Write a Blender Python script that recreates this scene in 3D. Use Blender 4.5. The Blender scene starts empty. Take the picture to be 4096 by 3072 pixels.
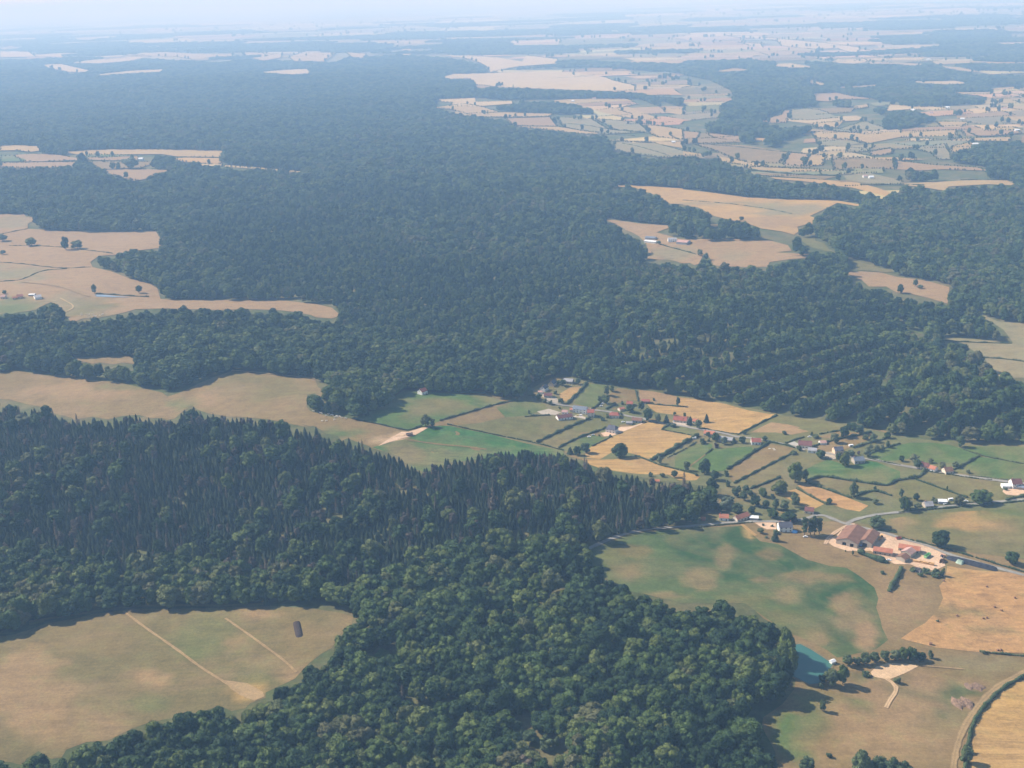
import bpy, bmesh, math, random
import numpy as np
from mathutils import Vector, Matrix
from mathutils.geometry import delaunay_2d_cdt

random.seed(7)
RNG = np.random.default_rng(7)
sc = bpy.context.scene
COL = sc.collection

# ------------------------------------------------------------------ camera, sky, sun, exposure
CAM_H = 500.0
FPX = 4629.0                      # focal length in pixels of the 4096 px wide photograph
PITCH = math.atan((1536 + 30) / FPX)
ROLL = math.radians(-1.8)
cam_d = bpy.data.cameras.new("camera"); cam = bpy.data.objects.new("camera", cam_d); COL.objects.link(cam)
cam_d.sensor_width = 36.0; cam_d.lens = FPX / 4096 * 36.0
cam_d.clip_start = 1.0; cam_d.clip_end = 300000.0
CAM_R = (Matrix.Rotation(math.pi / 2 - PITCH, 3, 'X') @ Matrix.Rotation(ROLL, 3, 'Z'))
cam.matrix_world = Matrix.Translation((0, 0, CAM_H)) @ CAM_R.to_4x4()
sc.camera = cam

SUN_EL, SUN_AZ = math.radians(41), math.radians(-68)   # azimuth measured from +Y (view direction) towards +X
sun_dir = Vector((math.sin(SUN_AZ) * math.cos(SUN_EL), math.cos(SUN_AZ) * math.cos(SUN_EL), math.sin(SUN_EL)))
sun_d = bpy.data.lights.new("sun", 'SUN'); sun_d.energy = 5.0; sun_d.angle = math.radians(0.5); sun_d.color = (1.0, 0.95, 0.88)
sun = bpy.data.objects.new("sun", sun_d); COL.objects.link(sun)
sun.rotation_euler = sun_dir.to_track_quat('Z', 'Y').to_euler()

world = bpy.data.worlds.new("World"); sc.world = world; world.use_nodes = True
wn = world.node_tree.nodes; wl = world.node_tree.links
sky = wn.new("ShaderNodeTexSky"); sky.sky_type = 'NISHITA'; sky.sun_disc = False
sky.sun_elevation = SUN_EL; sky.sun_rotation = SUN_AZ
sky.altitude = 300; sky.air_density = 1.2; sky.dust_density = 0.4; sky.ozone_density = 3.0
wl.new(sky.outputs[0], wn["Background"].inputs[0]); wn["Background"].inputs[1].default_value = 0.085

sc.view_settings.view_transform = 'Standard'; sc.view_settings.look = 'None'
sc.view_settings.gamma = 1.0; sc.view_settings.use_curve_mapping = False
sc.view_settings.exposure = 0.72
cy = sc.cycles
cy.max_bounces = 5; cy.diffuse_bounces = 2; cy.glossy_bounces = 1; cy.transmission_bounces = 1
cy.volume_bounces = 2; cy.transparent_max_bounces = 4
cy.use_denoising = True
cy.sample_clamp_indirect = 6.0

# ------------------------------------------------------------------ terrain and the mapping between photo and ground
def height(x, y):
    x = np.asarray(x, float); y = np.asarray(y, float)
    d = np.sqrt(x * x + y * y) + 1.0
    a = np.minimum(1.0, 1900.0 / d)
    w = 2 * math.pi
    h = 9.0 * np.sin(w * (x / 1150 + 0.25 * np.sin(w * y / 2100)) + 0.8) * np.cos(w * y / 980 + 0.4)
    h = h + 5.0 * np.sin(w * (x * 0.8 + y * 0.6) / 620 + 2.0) + 2.2 * np.sin(w * (x * 0.5 - y * 0.87) / 330 + 0.5)
    h2 = 14.0 * np.sin(w * x / 3900 + 1.0) * np.cos(w * y / 3100 + 0.3)
    return a * h + h2 * np.clip((d - 2500) / 4000, 0, 1) * np.minimum(1, 9000 / d)
H1 = lambda x, y: float(height(x, y))

RM = np.array(CAM_R)
def cast(u, v, lift=0.0):
    """photo pixels (4096 x 3072) -> points on the ground (or LIFT metres above it)"""
    u = np.asarray(u, float); v = np.asarray(v, float)
    c = np.stack([(u - 2048) / FPX, -(v - 1536) / FPX, -np.ones_like(u)], -1)
    r = c @ RM.T
    rz = np.minimum(r[..., 2], -0.004)
    z = np.zeros_like(u) + lift
    for _ in range(25):
        t = (z - CAM_H) / rz
        x = r[..., 0] * t; y = r[..., 1] * t
        z = 0.5 * z + 0.5 * (height(x, y) + lift)
    return x, y
def project(x, y, z):
    p = np.stack([x, y, z - CAM_H], -1) @ RM
    w = np.maximum(-p[..., 2], 1.0)
    return 2048 + FPX * p[..., 0] / w, 1536 - FPX * p[..., 1] / w

CROPS = dict(A=(0, 0, 1.6193), B=(1366, 0, 1.6193), C=(2732, 0, 1.62), D=(0, 1024, 1.6193), E=(1366, 1024, 1.6193),
             F=(2732, 1024, 1.62), G=(0, 2048, 1.6193), H=(1366, 2048, 1.6193), I=(2732, 2048, 1.62),
             V1=(2100, 1480, 4.424), V2=(2400, 1560, 4.424), V3=(2700, 1640, 4.424), V4=(3100, 1640, 4.424),
             V5=(3596, 1740, 4.424), V6=(2750, 1940, 4.424), V7=(3300, 2040, 3.403), W1=(0, 1100, 4.424),
             W2=(2500, 860, 4.424), W3=(1200, 1560, 3.687), W4=(3000, 800, 2.018), W5=(1700, 350, 1.843),
             W6=(2900, 350, 1.8495), W7=(0, 540, 2.458), S1=(3600, 2380, 2.397), P=(0, 0, 0.54004))
def px(spec):
    """'E 10,20 30,40 F 5,6' -> photo pixels; letters name the close-up the numbers were read in"""
    out = []; k = None
    for t in spec.split():
        if ',' not in t: k = CROPS[t]; continue
        a, b = t.split(','); out.append((k[0] + float(a) / k[2], k[1] + float(b) / k[2]))
    return out

def inside(px_, py_, poly):
    n = len(poly); r = np.zeros(np.shape(px_), bool); j = n - 1
    for i in range(n):
        xi, yi = poly[i]; xj, yj = poly[j]
        if yi != yj:
            c = ((yi > py_) != (yj > py_)) & (px_ < (xj - xi) * (py_ - yi) / (yj - yi) + xi)
            r ^= c
        j = i
    return r

# ------------------------------------------------------------------ materials
def new_mat(name):
    m = bpy.data.materials.new(name); m.use_nodes = True
    nt = m.node_tree; b = nt.nodes["Principled BSDF"]
    b.inputs["Roughness"].default_value = 0.9; b.inputs["Specular IOR Level"].default_value = 0.15
    return m, nt, b
def noise(nt, scale, detail=4.0, rough=0.6, vec=None, dist=0.0):
    n = nt.nodes.new("ShaderNodeTexNoise"); n.inputs["Scale"].default_value = scale
    n.inputs["Detail"].default_value = detail; n.inputs["Roughness"].default_value = rough; n.inputs["Distortion"].default_value = dist
    if vec is not None: nt.links.new(vec, n.inputs["Vector"])
    return n
def geo_pos(nt): return nt.nodes.new("ShaderNodeNewGeometry").outputs["Position"]
def ramp(nt, src, stops):
    r = nt.nodes.new("ShaderNodeValToRGB"); e = r.color_ramp.elements
    while len(e) < len(stops): e.new(0.5)
    for k, (p, c) in enumerate(stops):
        e[k].position = p; e[k].color = c if len(c) == 4 else (*c, 1)
    nt.links.new(src, r.inputs[0]); return r.outputs[0]
def mix(nt, f, a, b, mode='MIX'):
    m = nt.nodes.new("ShaderNodeMix"); m.data_type = 'RGBA'; m.blend_type = mode
    for sock, val in ((m.inputs[0], f), (m.inputs[6], a), (m.inputs[7], b)):
        if hasattr(val, 'node'): nt.links.new(val, sock)
        elif isinstance(val, (int, float)): sock.default_value = val
        else: sock.default_value = (*val, 1)
    return m.outputs[2]
def grey(v): return (v, v, v)
def simple_mat(name, c, var=0.25, scale=1.2, rough=0.85):
    m, nt, b = new_mat(name)
    n = noise(nt, scale, 5, 0.65, geo_pos(nt))
    f = ramp(nt, n.outputs[0], [(0.3, grey(1 - var)), (0.7, grey(1 + var))])
    nt.links.new(mix(nt, 1.0, c, f, 'MULTIPLY'), b.inputs["Base Color"]); b.inputs["Roughness"].default_value = rough
    return m

# the land's colour: attribute "tint" holds what grows where; noises at several sizes break it up
def land_mat(name, streak=False, bare=False):
    m, nt, b = new_mat(name); P = geo_pos(nt)
    at = nt.nodes.new("ShaderNodeAttribute"); at.attribute_name = "tint"
    big = noise(nt, 0.011, 5, 0.62, P, 0.6); mid = noise(nt, 0.06, 5, 0.7, P); fine = noise(nt, 0.45, 4, 0.75, P)
    c = mix(nt, ramp(nt, big.outputs[0], [(0.42, grey(0)), (0.66, grey(0.42 if not bare else .12))]), at.outputs["Color"], (0.27, 0.172, 0.085))
    c2 = mix(nt, ramp(nt, mid.outputs[0], [(0.52, grey(0)), (0.75, grey(0.45 if not bare else .10))]), c, (0.10, 0.112, 0.036))
    f = ramp(nt, mid.outputs[0], [(0.28, grey(0.76)), (0.72, grey(1.2))])
    g = ramp(nt, fine.outputs[0], [(0.3, grey(0.78)), (0.7, grey(1.2))])
    c3 = mix(nt, 1.0, mix(nt, 1.0, c2, f, 'MULTIPLY'), g, 'MULTIPLY')
    if not streak and not bare:      # faint mowing and grazing lines
        mp = nt.nodes.new("ShaderNodeMapping"); mp.inputs["Rotation"].default_value = (0, 0, math.radians(-28))
        mp.inputs["Scale"].default_value = (0.012, 0.20, 1); nt.links.new(P, mp.inputs[0])
        st = noise(nt, 1.0, 4, 0.7, mp.outputs[0], 0.5)
        c3 = mix(nt, 1.0, c3, ramp(nt, st.outputs[0], [(0.35, grey(0.90)), (0.65, grey(1.08))]), 'MULTIPLY')
    if streak:
        mp = nt.nodes.new("ShaderNodeMapping"); mp.inputs["Rotation"].default_value = (0, 0, math.radians(13))
        mp.inputs["Scale"].default_value = (0.004, 0.16, 1); nt.links.new(P, mp.inputs[0])
        st = noise(nt, 1.0, 6, 0.75, mp.outputs[0], 0.3)
        c3 = mix(nt, 1.0, c3, ramp(nt, st.outputs[0], [(0.34, grey(0.70)), (0.66, grey(1.22))]), 'MULTIPLY')
    nt.links.new(c3, b.inputs["Base Color"])
    bp = nt.nodes.new("ShaderNodeBump"); bp.inputs["Strength"].default_value = 0.5; bp.inputs["Distance"].default_value = 0.35
    nt.links.new(fine.outputs[0], bp.inputs["Height"]); nt.links.new(bp.outputs[0], b.inputs["Normal"])
    return m
M_LAND = land_mat("field_grass"); M_YARD = land_mat("bare_ground", bare=True); M_STREAK = land_mat("mown_field", True)

def leaf_mat(name, stops, rnd=0.5):
    """crowns: a colour per tree (object random + slow noise over the wood) with leaf-sized variation"""
    m, nt, b = new_mat(name)
    oi = nt.nodes.new("ShaderNodeObjectInfo")
    n = noise(nt, 0.012, 3, 0.6, oi.outputs["Location"])
    ad = nt.nodes.new("ShaderNodeMath"); ad.operation = 'MULTIPLY_ADD'; ad.inputs[1].default_value = rnd; ad.inputs[2].default_value = -rnd / 2
    nt.links.new(oi.outputs["Random"], ad.inputs[0])
    a2 = nt.nodes.new("ShaderNodeMath"); a2.operation = 'ADD'; n2 = noise(nt, 0.0028, 2, 0.5, oi.outputs["Location"]); a0 = nt.nodes.new("ShaderNodeMath"); a0.operation = 'MULTIPLY_ADD'; a0.inputs[1].default_value = 0.9; nt.links.new(n2.outputs[0], a0.inputs[0]); nt.links.new(n.outputs[0], a0.inputs[2]); a3 = nt.nodes.new("ShaderNodeMath"); a3.operation = 'SUBTRACT'; a3.inputs[1].default_value = 0.45; nt.links.new(a0.outputs[0], a3.inputs[0]); nt.links.new(ad.outputs[0], a2.inputs[0]); nt.links.new(a3.outputs[0], a2.inputs[1])
    c = ramp(nt, a2.outputs[0], stops)
    fn = noise(nt, 0.55, 4, 0.7, geo_pos(nt))
    c = mix(nt, 1.0, c, ramp(nt, fn.outputs[0], [(0.28, grey(0.72)), (0.72, grey(1.32))]), 'MULTIPLY')
    nt.links.new(c, b.inputs["Base Color"]); b.inputs["Roughness"].default_value = 0.75
    return m
M_BROAD = leaf_mat("broadleaf_foliage", [(0.15, (0.020, 0.042, 0.014)), (0.38, (0.036, 0.066, 0.018)), (0.56, (0.062, 0.096, 0.023)), (0.78, (0.100, 0.128, 0.030)), (1.0, (0.098, 0.096, 0.042))], 0.85)
M_FIR = leaf_mat("conifer_foliage", [(0.2, (0.019, 0.036, 0.018)), (0.5, (0.031, 0.052, 0.024)), (0.85, (0.058, 0.078, 0.034))], 0.8)
M_DEAD = leaf_mat("dry_foliage", [(0.3, (0.085, 0.070, 0.048)), (0.7, (0.125, 0.098, 0.068))], 0.5)
M_GARDEN = leaf_mat("garden_foliage", [(0.25, (0.052, 0.080, 0.034)), (0.5, (0.088, 0.118, 0.048)), (0.8, (0.135, 0.150, 0.070))], 0.6)
M_SILVER = leaf_mat("silvery_foliage", [(0.3, (0.13, 0.16, 0.10)), (0.7, (0.17, 0.20, 0.13))], 0.4)
M_PURPLE = leaf_mat("purple_foliage", [(0.3, (0.055, 0.035, 0.04)), (0.7, (0.075, 0.045, 0.05))], 0.4)
M_HEDGE = leaf_mat("hedge_foliage", [(0.25, (0.038, 0.062, 0.026)), (0.5, (0.055, 0.080, 0.032)), (0.8, (0.080, 0.096, 0.042))], 0.5)
M_BARK = simple_mat("bark", (0.11, 0.085, 0.06))

# ------------------------------------------------------------------ helpers for objects
def tag(o, label=None, cat=None, group=None, kind=None):
    if label: o["label"] = label
    if cat: o["category"] = cat
    if group: o["group"] = group
    if kind: o["kind"] = kind
    return o
def link(name, me, mat=None, parent=None):
    o = bpy.data.objects.new(name, me); COL.objects.link(o)
    if mat is not None and me is not None:
        for q in (mat if isinstance(mat, (list, tuple)) else [mat]): me.materials.append(q)
    if parent is not None: o.parent = parent
    return o
def mesh_np(name, V, Fc, cols=None):
    me = bpy.data.meshes.new(name); me.from_pydata(np.asarray(V, float).tolist(), [], [list(map(int, f)) for f in Fc])
    if cols is not None:
        a = me.color_attributes.new("tint", 'FLOAT_COLOR', 'POINT')
        c = np.ones((len(V), 4), np.float32); c[:, :3] = cols; a.data.foreach_set("color", c.ravel())
    me.update(); return me
def root_empty(name, loc, rz=0.0):
    o = bpy.data.objects.new(name, None); COL.objects.link(o); o.location = loc; o.rotation_euler = (0, 0, rz)
    o.empty_display_size = 0.5; return o
# ------------------------------------------------------------------ ground sheet to the horizon
C_DRY = (0.182, 0.124, 0.046); C_TAN = (0.34, 0.228, 0.088); C_STRAW = (0.375, 0.225, 0.072); C_STUB = (0.41, 0.225, 0.082)
C_OLIVE = (0.122, 0.114, 0.034); C_GREEN = (0.066, 0.110, 0.024); C_BRIGHT = (0.038, 0.112, 0.022); C_PALE = (0.42, 0.30, 0.135)
C_GREY = (0.190, 0.166, 0.078); C_DEEP = (0.026, 0.066, 0.016); C_FLOOR = (0.066, 0.080, 0.026); C_ROSE = (0.268, 0.168, 0.074)
C_DIRT = (0.56, 0.375, 0.235); C_SAND = (0.58, 0.39, 0.22); C_ROAD = (0.25, 0.235, 0.20); C_GARDEN = (0.118, 0.118, 0.042); C_TRACK = (0.31, 0.208, 0.098)

rings = [0, 120, 240, 360, 460] + [460 + 22 * k for k in range(1, 112)]
while rings[-1] < 82000: rings.append(rings[-1] * 1.035)
angs = np.radians(np.arange(-46, 46.01, 0.8)); V = []; Fc = []
for r in rings:
    for a in angs: V.append((math.sin(a) * (r + 40) * 1.0, math.cos(a) * (r + 40) - 400, 0))
V = np.array(V); V[:, 2] = height(V[:, 0], V[:, 1]); na = len(angs)
for i in range(len(rings) - 1):
    for j in range(na - 1): Fc.append((i * na + j, i * na + j + 1, (i + 1) * na + j + 1, (i + 1) * na + j))
V[:, 2] -= 0.05 + np.clip(np.hypot(V[:, 0], V[:, 1]) - 1300, 0, 16000) * .0006
cols = np.tile(np.array(C_FLOOR), (len(V), 1))
dd = np.hypot(V[:, 0], V[:, 1])
cols[dd > 9000] = (0.16, 0.15, 0.08)
tag(link("ground", mesh_np("ground", V, Fc, cols), M_LAND), "dark woodland floor and dry farmland reaching the horizon", "ground", kind="structure")

def off(x, y, layer): d = np.hypot(x, y); return (0.03 + d * 0.00003 + np.maximum(0, d - 2000) * 0.00009) * (1 + layer)

def widen(pts):
    """what meets the photograph's edge goes on beyond it"""
    o = []
    for (u, v) in pts:
        if u <= 6: u -= 420
        if u >= 4090: u += 420
        if v >= 3066: v += 260
        o.append((u, v))
    return o
SPOTS = []      # (polygon centre u, v, radius u, radius v, colour, strength): patches where something else grows
def sheet(name, pts, color, layer=0, mat=None, label=None, spots=(), cat="field", zoff=None, g=None):
    pts = widen(pts)
    if abs(sum(pts[i][0] * pts[(i + 1) % len(pts)][1] - pts[(i + 1) % len(pts)][0] * pts[i][1] for i in range(len(pts)))) < 4: return None
    P = []
    for i in range(len(pts)):
        (u0, v0), (u1, v1) = pts[i], pts[(i + 1) % len(pts)]
        n = max(1, int(math.hypot(u1 - u0, v1 - v0) / 26))
        for k in range(n): P.append((u0 + (u1 - u0) * k / n, v0 + (v1 - v0) * k / n))
    P = np.array(P); x, y = cast(P[:, 0], P[:, 1]); d = float(np.hypot(x, y).mean())
    g = g or max(9.0, d * 0.0110); W = []
    for i in range(len(x)):
        j = (i + 1) % len(x); n = max(1, int(math.hypot(x[j] - x[i], y[j] - y[i]) / g + .5))
        for k in range(n): W.append((x[i] + (x[j] - x[i]) * k / n, y[i] + (y[j] - y[i]) * k / n))
    poly = W; x, y = np.array(W).T
    gx, gy = np.meshgrid(np.arange(x.min(), x.max(), g), np.arange(y.min(), y.max(), g))
    gx = gx.ravel() + RNG.uniform(-.25, .25, gx.size) * g; gy = gy.ravel() + RNG.uniform(-.25, .25, gy.size) * g
    if len(gx) > 12000: s = RNG.choice(len(gx), 12000, False); gx, gy = gx[s], gy[s]
    k = inside(gx, gy, poly); gx, gy = gx[k], gy[k]
    cx, cyy = x.mean(), y.mean()
    vs = [Vector((a - cx, b - cyy)) for a, b in poly] + [Vector((a - cx, b - cyy)) for a, b in zip(gx, gy)]
    r = delaunay_2d_cdt(vs, [], [list(range(len(poly)))], 1, 0.01)
    V2 = np.array([(v.x + cx, v.y + cyy) for v in r[0]])
    if len(V2) < 3 or not r[2]: return None
    z = height(V2[:, 0], V2[:, 1]) + off(V2[:, 0], V2[:, 1], layer)
    if zoff is not None: z = np.full(len(V2), zoff)
    V3 = np.column_stack([V2, z])
    col = np.tile(np.array(color, float), (len(V3), 1))
    if spots:
        uu, vv = project(V3[:, 0], V3[:, 1], V3[:, 2]); X_, Y_ = V3[:, 0], V3[:, 1]
        wob = .48 * np.sin(X_ / 21 + 1.5 * np.sin(Y_ / 17)) * np.cos(Y_ / 26 + np.sin(X_ / 31)) + .34 * np.sin(X_ / 8.5 + Y_ / 14) * np.cos(Y_ / 7.1 - X_ / 19) + RNG.normal(0, .16, len(X_))
        for (su, sv, ru, rv, c, s) in spots:
            q = ((uu - su) / ru) ** 2 + ((vv - sv) / rv) ** 2 + wob
            w = s * np.clip((1.3 - q) * 1.25, 0, 1); col = col * (1 - w[:, None]) + np.array(c) * w[:, None]
    me = mesh_np(name, V3, [f if (V2[f[1]][0] - V2[f[0]][0]) * (V2[f[2]][1] - V2[f[0]][1]) - (V2[f[1]][1] - V2[f[0]][1]) * (V2[f[2]][0] - V2[f[0]][0]) > 0 else f[::-1] for f in r[2]], col)
    o = link(name, me, mat or M_LAND); tag(o, label, cat, kind="structure"); return o
def sp(crop, u, v, ru, rv, c, s=0.8):
    k = CROPS[crop]; return (k[0] + u / k[2], k[1] + v / k[2], ru / k[2], rv / k[2], c, s)

def resample(xy, step):
    xy = np.array(xy, float)
    # smooth the corners a little, then walk along
    for _ in range(2):
        q = [xy[0]]
        for i in range(len(xy) - 1): q += [xy[i] * .75 + xy[i + 1] * .25, xy[i] * .25 + xy[i + 1] * .75]
        q.append(xy[-1]); xy = np.array(q)
    s = np.concatenate([[0], np.cumsum(np.hypot(*np.diff(xy, axis=0).T))])
    n = max(2, int(s[-1] / step) + 1); t = np.linspace(0, s[-1], n)
    return np.column_stack([np.interp(t, s, xy[:, 0]), np.interp(t, s, xy[:, 1])]), s[-1]
def ribbon(name, pts, width, mat, layer=7, color=C_ROAD, label=None, cat="path", rag=0.22):
    u, v = np.array(pts).T; x, y = cast(u, v)
    q, L = resample(list(zip(x, y)), max(5.0, float(np.hypot(x, y).mean()) * 0.006))
    t = np.gradient(q, axis=0); t /= np.hypot(*t.T)[:, None] + 1e-9; n = np.column_stack([-t[:, 1], t[:, 0]])
    w = width / 2 * (1 + RNG.uniform(-rag, rag, len(q)))
    rows = [q + n * w[:, None] * s for s in (-1, -.5, 0, .5, 1)]; nc = 5; tr = cat == 'path'
    V = []; Fc = []
    for i in range(len(q)):
        for r in rows: V.append((r[i][0], r[i][1], 0))
    V = np.array(V); V[:, 2] = height(V[:, 0], V[:, 1]) + off(V[:, 0], V[:, 1], layer)
    for i in range(len(q) - 1):
        for j in range(4): a = i * 5 + j; Fc.append((a, a + 5, a + 6, a + 1)[::-1])
    return tag(link(name, mesh_np(name, V, Fc, np.tile(np.array([[c_ * (1 - k_) + g_ * k_ for c_, g_ in zip(color, C_DRY)] for k_ in ((.75, 0, .5, 0, .75) if tr else (.35, 0, 0, 0, .35))]), (len(q), 1))), mat), label, cat, kind="structure")

# ------------------------------------------------------------------ the open land, traced field by field (painter's order)
# each entry: mask value (1 open, 2 far patchwork, 0 wood), outline
MASKS = []
def area(val, spec): MASKS.append((val, widen(px(spec)) if isinstance(spec, str) else spec))

area(2, [(-900, -400), (5200, -400), (5200, 260), (2740, 245), (2550, 330), (2100, 300), (1960, 290), (1920, 255), (1780, 228), (1620, 215), (1380, 228), (1340, 245), (1290, 250), (1150, 240), (950, 235), (900, 245), (750, 240), (500, 228), (280, 225), (130, 235), (-900, 240)])
area(2, "B 650,500 720,480 950,475 940,400 1400,380 1800,400 2212,420 C 2210,480 2210,920 2150,905 1900,925 1750,960 1640,1040 1500,1060 1380,1060 1000,1000 600,970 380,935 0,905 B 2212,1010 2100,1025 1900,1000 1760,970 1750,925 1700,870 1600,875 1400,850 1110,820 1090,790 1060,775 800,740 600,697 620,645 860,635 870,560 830,510")
area(2, "C 0,905 380,935 600,970 1000,1000 1400,1040 1900,1060 2040,1100 1900,1105 1400,1100 1420,1170 1560,1185 1700,1160 2090,1165 2160,1205 1980,1195 1720,1210 1700,1240 1560,1215 1420,1200 1350,1240 1340,1278 1100,1220 800,1180 600,1160 460,1140 460,1110 380,1080 200,1030 0,1010 B 2212,1010 2100,1025 1760,970 1700,870")
for w in ("C 0,395 430,380 620,400 860,395 1200,425 1620,430 1900,475 2212,520 2212,550 1990,560 1990,600 1720,610 2000,620 2000,655 1700,665 1600,690 1350,665 1200,640 1200,700 1000,700 900,690 700,700 640,720 500,790 620,820 830,810 830,860 700,900 600,960 380,930 150,870 130,800 250,760 200,700 330,640 300,590 160,520 0,490",
          "B 870,570 1100,565 1400,575 1750,590 1950,600 2212,640 2212,700 2000,640 1700,640 1300,640 1110,650 860,632",
          "B 1110,660 1300,650 1500,670 1650,710 1640,745 1350,740 1120,730 1010,720 900,690",
          "B 940,470 1400,440 1700,440 2212,480 2212,410 1500,385 1200,410",
          "B 1700,610 1950,650 2212,790 2212,720 2000,640",
          "C 1500,1000 1600,1000 1700,1060 1900,1010 2090,980 2212,880 2212,1200 2100,1190 2080,1150 1720,1155 1600,1180 1430,1165 1420,1110 1700,1115 2000,1105 1830,1060 1620,1050 1500,1020",
          "C 1250,680 1500,690 1400,700 1720,760 1600,800 1480,830 1100,860 1180,790 1330,770 1200,720"):
    area(0, w)
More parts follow.
